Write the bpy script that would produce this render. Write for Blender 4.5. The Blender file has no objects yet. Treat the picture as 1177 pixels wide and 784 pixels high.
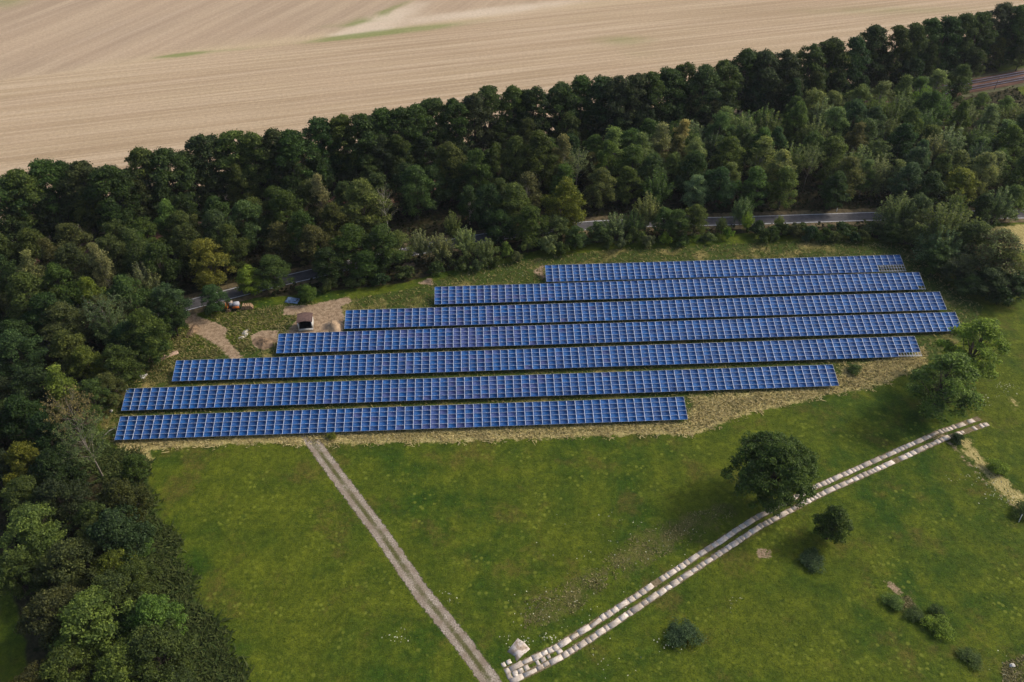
import bpy, math, random
import numpy as np
C = bpy.context.scene.collection
SC = bpy.context.scene
rad = math.radians

# ------------------------------------------------------------------ camera
PITCH, ROLL, FPX, CAMH = rad(40.0868), rad(-0.3305), 918.99, 113.865
Fv = np.array([0, math.cos(PITCH), -math.sin(PITCH)])
_r = np.array([1., 0, 0]); _u = np.array([0, math.sin(PITCH), math.cos(PITCH)])
Rv = _r*math.cos(ROLL) + _u*math.sin(ROLL)
Uv = _u*math.cos(ROLL) - _r*math.sin(ROLL)
def P(x, y, z=0.0):
    """ground (or height z) point seen at photo pixel x,y: used once, to survey where things stand"""
    d = Fv + Rv*(x-588.5)/FPX - Uv*(y-392)/FPX
    t = (z-CAMH)/d[2]
    return np.array([d[0]*t, d[1]*t, z])
def PX(p):
    d = np.asarray(p, float) - np.array([0, 0, CAMH]); z = d@Fv
    return 588.5+FPX*(d@Rv)/z, 392-FPX*(d@Uv)/z
def PL(pts, z=0.0): return [tuple(P(x, y, z)[:2]) for x, y in pts]

cam = bpy.data.cameras.new('camera'); co = bpy.data.objects.new('camera', cam); C.objects.link(co)
cam.sensor_width = 36; cam.lens = 36*FPX/1177; cam.clip_end = 12000; cam.clip_start = 1
from mathutils import Matrix, Vector
m = Matrix(((Rv[0], Uv[0], -Fv[0], 0), (Rv[1], Uv[1], -Fv[1], 0), (Rv[2], Uv[2], -Fv[2], CAMH), (0, 0, 0, 1)))
co.matrix_world = m
SC.camera = co

# ------------------------------------------------------------------ light
SUNAZ, SUNEL = math.atan2(0.86, 0.30), rad(39)
w = bpy.data.worlds.new('World'); SC.world = w; w.use_nodes = True
nt = w.node_tree; bg = nt.nodes['Background']
sky = nt.nodes.new('ShaderNodeTexSky'); sky.sky_type = 'NISHITA'; sky.sun_disc = False
sky.sun_elevation = SUNEL; sky.sun_rotation = SUNAZ; sky.air_density = 1.0; sky.dust_density = 4; sky.ozone_density = 1.0
nt.links.new(sky.outputs[0], bg.inputs[0]); bg.inputs[1].default_value = 0.15
sl = bpy.data.lights.new('sun', 'SUN'); so = bpy.data.objects.new('sun', sl); C.objects.link(so)
sl.energy = 2.25; sl.angle = rad(10); sl.color = (1.0, 0.93, 0.82)
sd = Vector((math.sin(SUNAZ)*math.cos(SUNEL), math.cos(SUNAZ)*math.cos(SUNEL), math.sin(SUNEL)))
so.rotation_euler = sd.to_track_quat('Z', 'Y').to_euler(); so.location = (150, 60, 200)
SC.view_settings.view_transform = 'Standard'; SC.view_settings.look = 'None'
SC.view_settings.exposure = 0.10; SC.view_settings.gamma = 1

# ------------------------------------------------------------------ materials
class NT:
    def __init__(s, name, rough=0.85, spec=0.2):
        s.m = bpy.data.materials.new(name); s.m.use_nodes = True
        s.t = s.m.node_tree; s.b = s.t.nodes['Principled BSDF']
        s.b.inputs['Roughness'].default_value = rough; s.b.inputs['Specular IOR Level'].default_value = spec
    def n(s, typ, **k):
        o = s.t.nodes.new(typ)
        for a, v in k.items(): setattr(o, a, v)
        return o
    def put(s, inp, v):
        if hasattr(v, 'links') or isinstance(v, bpy.types.NodeSocket): s.t.links.new(v, inp)
        elif isinstance(v, (tuple, list)) and len(v) == 3 and inp.type == 'RGBA': inp.default_value = (*v, 1)
        else: inp.default_value = v
    def noise(s, scale, detail=4, rough=.6, vec=None, dist=0):
        o = s.n('ShaderNodeTexNoise'); o.inputs['Scale'].default_value = scale
        o.inputs['Detail'].default_value = detail; o.inputs['Roughness'].default_value = rough; o.inputs['Distortion'].default_value = dist
        s.put(o.inputs['Vector'], vec if vec is not None else s.obj())
        return o.outputs['Fac']
    def obj(s):
        if not hasattr(s, '_o'): s._o = s.n('ShaderNodeTexCoord').outputs['Object']
        return s._o
    def mapping(s, rot=0, scale=(1, 1, 1), vec=None):
        a = s.n('ShaderNodeMapping'); a.inputs['Rotation'].default_value = (0, 0, rot); 
        b = s.n('ShaderNodeMapping'); b.inputs['Scale'].default_value = scale
        s.put(a.inputs[0], vec if vec is not None else s.obj()); s.put(b.inputs[0], a.outputs[0]); return b.outputs[0]
    def ramp(s, v, lo, hi):
        o = s.n('ShaderNodeMapRange', interpolation_type='SMOOTHSTEP'); o.inputs[1].default_value = lo; o.inputs[2].default_value = hi
        s.put(o.inputs[0], v); return o.outputs[0]
    def math(s, op, a, b=0.0):
        o = s.n('ShaderNodeMath', operation=op); s.put(o.inputs[0], a); s.put(o.inputs[1], b); return o.outputs[0]
    def mix(s, f, a, b, mode='MIX'):
        o = s.n('ShaderNodeMix', data_type='RGBA', blend_type=mode)
        s.put(o.inputs[0], f); s.put(o.inputs[6], a); s.put(o.inputs[7], b); return o.outputs[2]
    def attr(s, name): return s.n('ShaderNodeAttribute', attribute_name=name).outputs['Fac']
    def color(s, v): s.put(s.b.inputs['Base Color'], v); return s
    def bump(s, h, strength=.5, dist=.1):
        o = s.n('ShaderNodeBump'); o.inputs['Strength'].default_value = strength; o.inputs['Distance'].default_value = dist
        s.put(o.inputs['Height'], h); s.t.links.new(o.outputs[0], s.b.inputs['Normal'])
def simple(name, col, rough=.7, var=.25, scale=3, metal=0, spec=.3):
    k = NT(name, rough, spec); k.b.inputs['Metallic'].default_value = metal
    lo = tuple(c*(1-var) for c in col); hi = tuple(min(1, c*(1+var)) for c in col)
    k.color(k.mix(k.ramp(k.noise(scale, 5, .65), .3, .7), lo, hi)); return k.m

def leaf_mat(name, trans=.45, varia=.45, deadfrac=0.0):
    k = NT(name, .65, .25)
    oi = k.n('ShaderNodeObjectInfo'); geo = k.n('ShaderNodeNewGeometry')
    base = oi.outputs['Color']
    clump = k.ramp(k.noise(.55, 3, .6), .32, .68)
    c1 = k.mix(1.0, base, (1-varia*.55, 1-varia*.5, 1-varia*.3), 'MULTIPLY')
    c2 = k.mix(1.0, base, (1+varia*.9, 1+varia*.7, 1+varia*.2), 'MULTIPLY')
    c = k.mix(clump, c1, c2)
    rp = k.ramp(geo.outputs['Random Per Island'], 0, 1)
    c = k.mix(1.0, c, k.mix(rp, (.62, .66, .6), (1.42, 1.36, 1.2)), 'MULTIPLY')
    if deadfrac:
        c = k.mix(k.math('GREATER_THAN', geo.outputs['Random Per Island'], 1-deadfrac), c, (.16, .10, .045))
    k.color(c)
    tr = k.n('ShaderNodeBsdfTranslucent'); k.put(tr.inputs[0], c)
    mx = k.n('ShaderNodeMixShader'); mx.inputs[0].default_value = trans
    k.t.links.new(k.b.outputs[0], mx.inputs[1]); k.t.links.new(tr.outputs[0], mx.inputs[2])
    k.t.links.new(mx.outputs[0], k.t.nodes['Material Output'].inputs[0])
    return k.m
M = {}
M['leaf'] = leaf_mat('foliage'); M['leaf_dry'] = leaf_mat('foliage_part_dry', deadfrac=.16)
M['bark'] = simple('bark_dark', (.07, .055, .04), .9, .4, 2)
M['bark_pale'] = simple('bark_pale', (.34, .31, .26), .85, .35, 1.2)
M['bark_grey'] = simple('bark_grey', (.20, .175, .14), .9, .35, 2)

# ------------------------------------------------------------------ mesh helpers
def mesh_np(name, V, F, mats, mi=None, smooth=False):
    V = np.asarray(V, np.float32).reshape(-1, 3); F = np.asarray(F, np.int32); k = F.shape[1]
    me = bpy.data.meshes.new(name)
    me.vertices.add(len(V)); me.vertices.foreach_set('co', V.ravel())
    me.loops.add(F.size); me.loops.foreach_set('vertex_index', F.ravel())
    me.polygons.add(len(F)); me.polygons.foreach_set('loop_start', np.arange(0, F.size, k, dtype=np.int32))
    try: me.polygons.foreach_set('loop_total', np.full(len(F), k, np.int32))
    except Exception: pass
    for mm in mats: me.materials.append(mm)
    if mi is not None: me.polygons.foreach_set('material_index', np.asarray(mi, np.int32))
    if smooth: me.polygons.foreach_set('use_smooth', np.ones(len(F), bool))
    me.update(calc_edges=True); return me
class MB:
    """collects quads"""
    def __init__(s): s.v = []; s.f = []; s.m = []; s.n = 0
    def add(s, V, F, mi=0):
        V = np.asarray(V, float); s.v.append(V); s.f.append(np.asarray(F, int)+s.n); s.m.append(np.full(len(F), mi)); s.n += len(V); return s
    def box(s, c, size, rz=0, mi=0, taper=1.0, ax=None):
        hx, hy, hz = [a/2 for a in size]
        V = np.array([[x*hx*(taper if z > 0 else 1), y*hy*(taper if z > 0 else 1), z*hz] for z in (-1, 1) for y in (-1, 1) for x in (-1, 1)])
        if ax is not None: V = V@np.asarray(ax)
        else:
            cr, sr = math.cos(rz), math.sin(rz); V = np.stack([V[:, 0]*cr-V[:, 1]*sr, V[:, 0]*sr+V[:, 1]*cr, V[:, 2]], 1)
        return s.add(V+np.asarray(c, float), [[0, 2, 3, 1], [4, 5, 7, 6], [0, 1, 5, 4], [2, 6, 7, 3], [0, 4, 6, 2], [1, 3, 7, 5]], mi)
    def tube(s, pts, rads, n=6, mi=0, cap=True):
        pts = [np.asarray(p, float) for p in pts]; V = []
        for i, p in enumerate(pts):
            d = pts[min(i+1, len(pts)-1)]-pts[max(i-1, 0)]; d = d/(np.linalg.norm(d)+1e-9)
            a = np.cross(d, [0, 0, 1.0] if abs(d[2]) < .9 else [1.0, 0, 0]); a /= np.linalg.norm(a); b = np.cross(d, a)
            for k in range(n):
                t = 2*math.pi*k/n; V.append(p+rads[i]*(a*math.cos(t)+b*math.sin(t)))
        F = [[i*n+k, i*n+(k+1) % n, (i+1)*n+(k+1) % n, (i+1)*n+k] for i in range(len(pts)-1) for k in range(n)]
        if cap:
            V.append(pts[-1]); e = (len(pts)-1)*n; t = len(V)-1
            F += [[e+k, e+(k+1) % n, t, t] for k in range(0, n)] if False else [[e, e+1, e+2, e+3]] + ([[e, e+3, e+4, e+5]] if n == 6 else [])
        return s.add(V, F, mi)
    def mesh(s, name, mats, smooth=False):
        return mesh_np(name, np.concatenate(s.v), np.concatenate(s.f), mats, np.concatenate(s.m), smooth)
def link(name, me, parent=None, loc=(0, 0, 0), rz=0, kind=None):
    o = bpy.data.objects.new(name, me); C.objects.link(o); o.location = loc; o.rotation_euler = (0, 0, rz)
    if parent is not None: o.parent = parent
    if kind: o['kind'] = kind
    return o
def tag(o, label, cat, group=None, kind=None):
    o['label'] = label; o['category'] = cat
    if group: o['group'] = group
    if kind: o['kind'] = kind
    return o
def empty(name, loc=(0, 0, 0), rz=0):
    o = link(name, None, None, loc, rz); o.empty_display_size = .5; return o

# ------------------------------------------------------------------ polygons / distance fields
def sd_poly(X, Y, poly):
    poly = np.asarray(poly, float); d = np.full(X.shape, 1e9); ins = np.zeros(X.shape, bool)
    n = len(poly)
    for i in range(n):
        ax, ay = poly[i]; bx, by = poly[(i+1) % n]
        ex, ey = bx-ax, by-ay; t = np.clip(((X-ax)*ex+(Y-ay)*ey)/(ex*ex+ey*ey+1e-12), 0, 1)
        d = np.minimum(d, np.hypot(X-ax-t*ex, Y-ay-t*ey))
        c = ((ay > Y) != (by > Y)) & (X < (bx-ax)*(Y-ay)/((by-ay) if by != ay else 1e-12)+ax); ins ^= c
    return np.where(ins, d, -d)
def d_line(X, Y, pts):
    d = np.full(np.shape(X), 1e9)
    for (ax, ay), (bx, by) in zip(pts[:-1], pts[1:]):
        ex, ey = bx-ax, by-ay; t = np.clip(((X-ax)*ex+(Y-ay)*ey)/(ex*ex+ey*ey+1e-12), 0, 1)
        d = np.minimum(d, np.hypot(X-ax-t*ex, Y-ay-t*ey))
    return d

TREELINE = [(-6,206),(16,198),(44,187),(90,187),(119,194),(160,173),(187,173),(231,155),(265,153),(287,155),(313,151),(333,153),(364,138),(391,134),
 (415,133),(438,127),(458,126),(476,122),(495,114),(522,114),(545,108),(562,101),(590,101),(614,100),(645,97),(669,89),(692,90),(713,89),(733,88),(750,85),(770,80),(790,72),
 (812,77),(836,70),(861,59),(881,60),(905,59),(935,52),(959,46),(986,44),(1009,31),(1036,30),(1055,27),(1073,22),(1094,20),(1113,17),(1131,15),(1158,5),(1175,8),(1192,0)]
TLXY = [P(x, y, 20.0+1.5*(x > 700))[:2] for x, y in TREELINE]
a0, a1 = TLXY[0], TLXY[-1]; tdir = (a1-a0)/np.linalg.norm(a1-a0)
edge = [tuple(p+np.array([-tdir[1], tdir[0]])*3.5) for p in TLXY[::4]]
ROAD = [(-420, -60), (-200, 78), (-140, 113), (-100, 136.5), (-78.3, 147.9), (-67.8, 153.2), (-54, 159.4), (-20, 173.5), (8, 181.5), (30, 184.2), (56.4, 184.6), (102, 187.0), (133.9, 187.3), (220, 189), (600, 205)]
r0, r1 = P(1097, 103)[:2], P(1177, 88)[:2]; rdv = (r1-r0)/np.linalg.norm(r1-r0)
RAIL = [tuple(r0-rdv*500), tuple(r0), tuple(r1), tuple(r1+rdv*700)]
GPATH = PL([(352, 496), (358, 506), (382, 539), (402, 566), (437, 612), (484, 681), (528, 734), (562, 781), (600, 835)])
STRACK = PL([(583, 778), (640, 751), (680, 726), (780, 660), (870, 601), (936, 566), (1012, 532), (1081, 501), (1130, 484)])
ARRAY = PL([(112, 470), (122, 512), (155, 516), (200, 511), (300, 503), (350, 504), (500, 502), (620, 500), (740, 495), (795, 496), (860, 472), (960, 452), (1005, 446), (1065, 418), (1120, 380), (1130, 352), (1098, 334), (1066, 302), (1045, 283), (960, 275), (800, 283), (700, 287), (625, 296), (560, 306), (470, 332), (400, 345), (330, 365), (280, 395), (215, 410), (175, 425)])
DRYB = [PL(q) for q in (
 [(130, 506), (150, 522), (200, 514), (300, 509), (352, 511), (500, 508), (640, 503), (740, 499), (795, 500), (860, 475), (960, 452), (1010, 443), (1065, 417), (1062, 398), (1050, 408), (970, 420), (960, 443), (800, 456), (788, 486), (600, 490), (300, 499)],
 [(146, 518), (168, 514), (176, 530), (164, 550), (158, 532)],
 [(1095, 505), (1115, 503), (1140, 535), (1180, 568), (1180, 598), (1140, 560)],
 [(1150, 455), (1180, 450), (1180, 478), (1155, 470)],
 [(1138, 262), (1240, 250), (1240, 290), (1150, 285)],
 [(375, 380), (395, 372), (394, 378), (320, 384), (322, 380)],)]
DIRT = [PL(q) for q in (
 [(205, 352), (214, 348), (228, 364), (248, 371), (262, 378), (258, 386), (268, 398), (280, 412), (266, 413), (248, 396), (228, 385), (210, 370)],
 [(328, 352), (360, 350), (400, 341), (406, 346), (392, 352), (396, 366), (392, 378), (372, 383), (330, 384), (336, 374), (345, 362), (324, 362)],
 [(288, 386), (300, 380), (320, 380), (318, 392), (306, 402), (292, 398)],
 [(174, 412), (206, 400), (207, 403), (180, 418)],
 [(1045, 503), (1090, 495), (1095, 505), (1140, 558), (1180, 590), (1180, 600), (1130, 556), (1085, 508)],
 [(1016, 668), (1030, 672), (1038, 682), (1028, 682)],
 [(868, 632), (884, 630), (886, 640), (872, 641)],
 [(465, 302), (478, 302), (476, 307), (462, 307)], [(480, 326), (496, 318), (498, 328)], [(612, 312), (624, 304), (626, 322)],)]
TRAIL = PL([(176, 408), (150, 432), (120, 462), (98, 486)])
YARD = PL([(150, 440), (180, 405), (215, 375), (250, 360), (330, 350), (400, 345), (330, 372), (318, 400), (205, 415), (190, 440)])
WEED = [PL(q) for q in ([(690, 640), (730, 612), (780, 590), (840, 575), (850, 592), (800, 622), (745, 652), (700, 668)], [(600, 690), (690, 650), (720, 660), (650, 715), (600, 730)],
 [(1150, 760), (1180, 750), (1180, 790), (1150, 790)], [(1020, 690), (1045, 682), (1060, 705), (1035, 703)])]
WOODL = PL([(-200, 320), (200, 346), (204, 372), (196, 398), (160, 425), (120, 462), (92, 492), (112, 530), (145, 600), (184, 690), (218, 784), (255, 900), (60, 900), (38, 784), (10, 655), (-20, 600), (-200, 560)])
WOODM = edge[:1] + edge + PL([(1300, 236), (1177, 238), (1135, 262), (1085, 300), (1050, 285), (1000, 272), (830, 268), (690, 278), (625, 286), (560, 300), (460, 326), (345, 338), (262, 345), (-200, 360)])
GRASSL = PL([(98, 486), (122, 512), (158, 518), (172, 560), (205, 640), (250, 720), (300, 830), (215, 830), (175, 690), (140, 600), (105, 530)])
SHADEN = PL([(1050, 290), (1080, 290), (1130, 330), (1190, 350), (1190, 372), (1130, 352), (1080, 330)])

def grid(xs, ys):
    X, Y = np.meshgrid(xs, ys); nx, ny = len(xs), len(ys)
    i = np.arange(nx-1)[None, :]+np.arange(ny-1)[:, None]*nx; i = i.ravel()
    return X.ravel(), Y.ravel(), np.stack([i, i+1, i+nx+1, i+nx], 1)
def setattr_f(me, name, arr):
    a = me.attributes.new(name, 'FLOAT', 'POINT'); a.data.foreach_set('value', np.asarray(arr, np.float32))
def soft(sd, wd): return np.clip(.5+sd/(2*wd), 0, 1)
far = np.array([300, 450, 700, 1100, 1800, 2500.])
xs = np.concatenate([-far[::-1], np.arange(-200, -110, 2.), np.arange(-110, 150, .7), np.arange(150, 260, 2.), far])
ys = np.concatenate([-far[::-1], np.arange(-100, 40, 5.), np.arange(40, 60, 1.), np.arange(60, 215, .7), np.arange(215, 330, 3.), far+60])
X, Y, Fg = grid(xs, ys)
g = mesh_np('ground', np.stack([X, Y, X*0], 1), Fg, [])
mx = lambda L, wd: np.max([soft(sd_poly(X, Y, q), wd) for q in L], 0)
setattr_f(g, 'array', soft(sd_poly(X, Y, ARRAY), 2.0)); setattr_f(g, 'dry', np.maximum(mx(DRYB[:2]+DRYB[4:], 2.2), np.maximum(mx(DRYB[2:3], 2.5)*.8, mx(DRYB[3:4], 4.0)*.62)))
setattr_f(g, 'dirt', np.maximum(np.maximum(mx(DIRT[:4]+DIRT[5:], 1.5), mx(DIRT[4:5], 2.0)*.72), soft(1.0-d_line(X, Y, TRAIL), 1.0)*.85)); setattr_f(g, 'weed', mx(WEED, 4))
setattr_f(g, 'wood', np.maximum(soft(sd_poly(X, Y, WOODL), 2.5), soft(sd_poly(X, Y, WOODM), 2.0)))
setattr_f(g, 'tallg', soft(sd_poly(X, Y, GRASSL)-.6, 3.0)); setattr_f(g, 'shaden', soft(sd_poly(X, Y, SHADEN), 4.0))
setattr_f(g, 'rut', np.exp(-(d_line(X, Y, PL([(150, 600), (215, 700), (290, 830)]))/3)**2))
k = NT('meadow_ground', .9, .1)
n1 = k.noise(.035, 4, .6); n2 = k.noise(.16, 5, .65); n3 = k.noise(1.1, 5, .7); n4 = k.noise(4.5, 3, .7)
base = k.mix(k.ramp(n1, .38, .62), (.028, .062, .007), (.070, .092, .009))
base = k.mix(k.ramp(n2, .35, .75), base, (.098, .120, .011))
base = k.mix(k.math('MULTIPLY', k.ramp(k.noise(.09, 6, .7, k.mapping(.4)), .52, .66), .6), base, (.10, .080, .022))
base = k.mix(k.math('MULTIPLY', k.ramp(k.noise(.6, 3, .6), .62, .72), .5), base, (.025, .055, .012))
base = k.mix(1.0, base, k.mix(k.ramp(n3, .25, .75), (.66, .70, .66), (1.34, 1.3, 1.2)), 'MULTIPLY')
base = k.mix(1.0, base, k.mix(k.ramp(k.noise(.42, 4, .7), .3, .7), (.80, .84, .8), (1.2, 1.16, 1.1)), 'MULTIPLY')
base = k.mix(1.0, base, k.mix(k.ramp(n4, .2, .8), (.62, .65, .6), (1.38, 1.34, 1.3)), 'MULTIPLY')
vor = k.n('ShaderNodeTexVoronoi'); vor.inputs['Scale'].default_value = .8; k.put(vor.inputs['Vector'], k.obj())
spot = k.math('MULTIPLY', k.ramp(vor.outputs['Distance'], .34, .12), k.ramp(k.noise(.09, 4), .46, .60))
base = k.mix(k.math('MULTIPLY', spot, .6), base, (.20, .23, .03))
def mask(name, nz, amp=.8, lo=.42, hi=.58):
    return k.ramp(k.math('ADD', k.attr(name), k.math('MULTIPLY', k.math('SUBTRACT', nz, .5), amp)), lo, hi)
streak = k.noise(1.0, 5, .7, k.mapping(rad(-12), (2.2, .5, 1)))
dryc = k.mix(k.ramp(streak, .3, .7), (.27, .225, .075), (.50, .415, .18)); dryc = k.mix(1.0, dryc, k.mix(k.ramp(n4, .2, .8), (.55, .55, .55), (1.35, 1.35, 1.35)), 'MULTIPLY')
arrc = k.mix(k.ramp(n2, .34, .66), (.095, .10, .022), (.29, .235, .085)); arrc = k.mix(1.0, arrc, k.mix(k.ramp(n4, .2, .8), (.5, .5, .5), (1.4, 1.4, 1.4)), 'MULTIPLY')
arrc = k.mix(k.ramp(k.noise(.12, 4, .7), .5, .62), (.05, .075, .012), arrc)
dirtc = k.mix(k.ramp(n3, .3, .7), (.20, .135, .08), (.42, .31, .20)); dirtc = k.mix(1.0, dirtc, k.mix(k.ramp(n4, .2, .8), (.7, .7, .7), (1.2, 1.2, 1.2)), 'MULTIPLY')
weedc = k.mix(k.ramp(n4, .35, .65), (.055, .06, .016), (.17, .14, .055))
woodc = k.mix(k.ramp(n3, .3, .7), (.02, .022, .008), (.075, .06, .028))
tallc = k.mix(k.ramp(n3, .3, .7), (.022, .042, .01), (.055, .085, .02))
c = k.mix(k.math('MULTIPLY', k.attr('rut'), .35), base, (.03, .055, .01))
c = k.mix(k.math('MULTIPLY', mask('weed', k.noise(.35, 5, .7), 1.6, .45, .95), .75), c, weedc)
c = k.mix(mask('tallg', n2, 1.0), c, tallc)
c = k.mix(mask('array', n2, .5), c, arrc)
c = k.mix(mask('dry', k.noise(.5, 5, .75), .9), c, dryc)
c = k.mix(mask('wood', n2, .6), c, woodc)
c = k.mix(mask('dirt', n3, .7), c, dirtc)
k.color(c); k.bump(k.math('ADD', n3, k.math('MULTIPLY', n4, .6)), .6, .25)
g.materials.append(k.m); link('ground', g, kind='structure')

# ---- stubble field
def strip_dist(pts): return PL(pts)
poly_edge = [(-900, edge[0][1]-300)] + edge + [(edge[-1][0]+700*tdir[0], edge[-1][1]+700*tdir[1])]
fx = np.concatenate([[-900, -600], np.arange(-330, 330, 2.5), [450, 700, 900.]])
rows_v = []
ex_ = np.array([p[0] for p in poly_edge]); ey_ = np.array([p[1] for p in poly_edge])
base_y = np.interp(fx, ex_, ey_)
tt = np.concatenate([[0], np.linspace(2, 140, 60)**1.0, np.linspace(150, 260, 30), [400, 800, 1400]])
FX = np.tile(fx, (len(tt), 1)); FY = base_y[None, :]+tt[:, None]; nx = len(fx)
ii = (np.arange(nx-1)[None, :]+np.arange(len(tt)-1)[:, None]*nx).ravel()
fm = mesh_np('stubble_field', np.stack([FX.ravel(), FY.ravel(), FX.ravel()*0+.012], 1), np.stack([ii, ii+1, ii+nx+1, ii+nx], 1), [])
BL_ = PL([(-300, 112), (-60, 98), (30, 88), (190, 66), (300, 52), (400, 41), (480, 33), (600, 12), (740, 0), (900, -14), (1300, -40)])
BLx = np.array([p[0] for p in BL_]); BLy = np.array([p[1] for p in BL_])
fX, fY = FX.ravel(), FY.ravel()
setattr_f(fm, 'upper', np.clip(.5+(fY-np.interp(fX, BLx, BLy))/14, 0, 1))
setattr_f(fm, 'band', np.exp(-((fY-np.interp(fX, BLx, BLy)-2)/4.5)**2)*np.clip((fX+180)/60, .25, 1))
def blob(px, py, rx, ry, ang=0):
    q = P(px, py); dx, dy = fX-q[0], fY-q[1]; c_, s_ = math.cos(ang), math.sin(ang)
    return np.exp(-(((dx*c_+dy*s_)/rx)**2+((-dx*s_+dy*c_)/ry)**2))
a_bl = math.atan2(BLy[6]-BLy[3], BLx[6]-BLx[3])
g_ = blob(208, 63, 10, 2.2, a_bl)*1.2+blob(270, 57, 18, 2, a_bl)*.5+blob(400, 43, 16, 2.2, a_bl)*.9+blob(470, 34, 34, 4.5, a_bl)*.9+blob(440, 14, 24, 2.5, .95)*.9+blob(716, 46, 16, 7)*.55+blob(400, 28, 26, 3, a_bl)*.45+blob(1020, 12, 60, 8, .0)*.45+blob(880, 60, 30, 10, .3)*.25+blob(735, 62, 16, 8)*.3+blob(8, 2, 14, 14)*.6
setattr_f(fm, 'green', g_)
setattr_f(fm, 'pale', blob(415, 37, 12, 3, a_bl)+blob(455, 16, 26, 7, .9)*.8+blob(560, 14, 60, 7, a_bl+.03)*.8)
k = NT('stubble', .95, .05)
q0, q1 = P(0, 165), P(400, 118); aL = math.atan2(q1[1]-q0[1], q1[0]-q0[0]); q0, q1 = P(0, 62), P(150, 2); aU = math.atan2(q1[1]-q0[1], q1[0]-q0[0])
def stripes(a, sc): return k.noise(1.0, 4, .65, k.mapping(-a, (.006, sc, 1)), .3)
lowc = k.mix(k.ramp(stripes(aL, .10), .36, .64), (.37, .272, .168), (.455, .345, .218))
lowc = k.mix(k.math('MULTIPLY', k.ramp(stripes(aL, 1.1), .46, .60), .45), lowc, (.34, .245, .145))
lowc = k.mix(k.math('MULTIPLY', k.ramp(stripes(aL, .5), .42, .62), .6), lowc, (.57, .445, .31))
upc = k.mix(k.ramp(stripes(aU, .09), .36, .64), (.375, .28, .19), (.465, .355, .24))
upc = k.mix(k.math('MULTIPLY', k.ramp(stripes(aU, .33), .5, .7), .4), upc, (.55, .43, .31))
c = k.mix(k.ramp(k.math('ADD', k.attr('upper'), k.math('MULTIPLY', k.math('SUBTRACT', k.noise(.05), .5), .4)), .4, .6), lowc, upc)
c = k.mix(k.math('MULTIPLY', k.ramp(k.noise(.02, 3), .35, .7), .35), c, (.47, .345, .23))
c = k.mix(k.math('MULTIPLY', k.attr('band'), .55), c, (.56, .44, .27))
c = k.mix(k.ramp(k.math('MULTIPLY', k.attr('pale'), k.math('ADD', .6, k.noise(.12, 4, .7))), .2, .95), c, (.60, .49, .36))
c = k.mix(k.math('MULTIPLY', k.ramp(k.math('MULTIPLY', k.attr('green'), k.math('ADD', .4, k.noise(.25, 4, .7, k.mapping(-aL, (.3, 1, 1))))), .12, .9), .8), c, (.20, .24, .075))
c = k.mix(1.0, c, k.mix(k.ramp(k.noise(.9, 5, .75), .2, .8), (.8, .8, .8), (1.16, 1.16, 1.16)), 'MULTIPLY')
c = k.mix(1.0, c, k.mix(k.ramp(k.noise(3.0, 4, .75), .2, .8), (.8, .8, .8), (1.18, 1.18, 1.18)), 'MULTIPLY')
k.color(c); k.bump(k.noise(1.2, 5, .7), .5, .2); fm.materials.append(k.m)
link('stubble_field', fm, kind='structure')

# ---- ribbons
def ribbon(name, pts, width, z, mat, step=3.0, off=0.0, wob=0.0, seed=0):
    rg = np.random.RandomState(seed)
    p = [np.array(q, float) for q in pts]; out = []
    for a, b in zip(p[:-1], p[1:]):
        n = max(1, int(np.linalg.norm(b-a)/step))
        for i in range(n): out.append(a+(b-a)*i/n)
    out.append(p[-1]); out = np.array(out)
    for _ in range(3): out[1:-1] = (out[:-2]+out[1:-1]*2+out[2:])/4
    d = np.gradient(out, axis=0); d /= np.linalg.norm(d, axis=1)[:, None]; nn = np.stack([-d[:, 1], d[:, 0]], 1)
    L = np.concatenate([[0], np.cumsum(np.linalg.norm(np.diff(out, axis=0), axis=1))])
    us = np.linspace(-1, 1, 9); V = []; UV = []
    for i in range(len(out)):
        for u in us:
            q = out[i]+nn[i]*(off+u*width/2); V.append((q[0], q[1], z)); UV.append((u, L[i]))
    n = len(us); F = [[i*n+j+1, i*n+j, (i+1)*n+j, (i+1)*n+j+1] for i in range(len(out)-1) for j in range(n-1)]
    me = mesh_np(name, V, F, [mat]); setattr_f(me, 'u', [a[0] for a in UV]); setattr_f(me, 'v', [a[1] for a in UV])
    return link(name, me, kind='structure'), out, nn, L
def asphalt():
    k = NT('asphalt', .75, .3)
    c = k.mix(k.ramp(k.noise(.5, 5, .7), .3, .7), (.06, .058, .060), (.115, .11, .115))
    c = k.mix(k.math('MULTIPLY', k.ramp(k.noise(.8, 4, .7, k.mapping(0, (.05, .8, 1))), .5, .7), .5), c, (.15, .14, .145)); k.color(c); return k.m
white = simple('road_paint', (.62, .62, .62), .7, .2, 1.5)
ribbon('road', ROAD, 4.5, .030, asphalt(), 6)
verge = simple('road_verge_soil', (.13, .10, .05), .95, .5, .8)
ribbon('road_verge', ROAD, 8.4, .018, verge, 6)
for s in (-1, 1): ribbon('road_edge_line', ROAD, .22, .036, white, 6, off=s*1.95)
kb = NT('ballast', .95, .1)
cb = kb.mix(kb.ramp(kb.noise(.6, 5, .7, kb.mapping(-math.atan2(rdv[1], rdv[0]), (.2, 1.5, 1))), .3, .7), (.10, .05, .036), (.20, .115, .085)); kb.color(kb.mix(1., cb, kb.mix(kb.noise(4, 3), (.6, .6, .6), (1.3, 1.3, 1.3)), 'MULTIPLY'))
ribbon('railway_verge', [tuple(r0-rdv*22)]+RAIL[2:], 13, .016, simple('rail_verge', (.085, .085, .035), .95, .45, .4), 20)
rb, ro, rn, rl = ribbon('railway_ballast', RAIL, 8.2, .35, kb.m, 20)
ribbon('railway_bed', RAIL, 9.2, .17, kb.m, 20)
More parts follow.
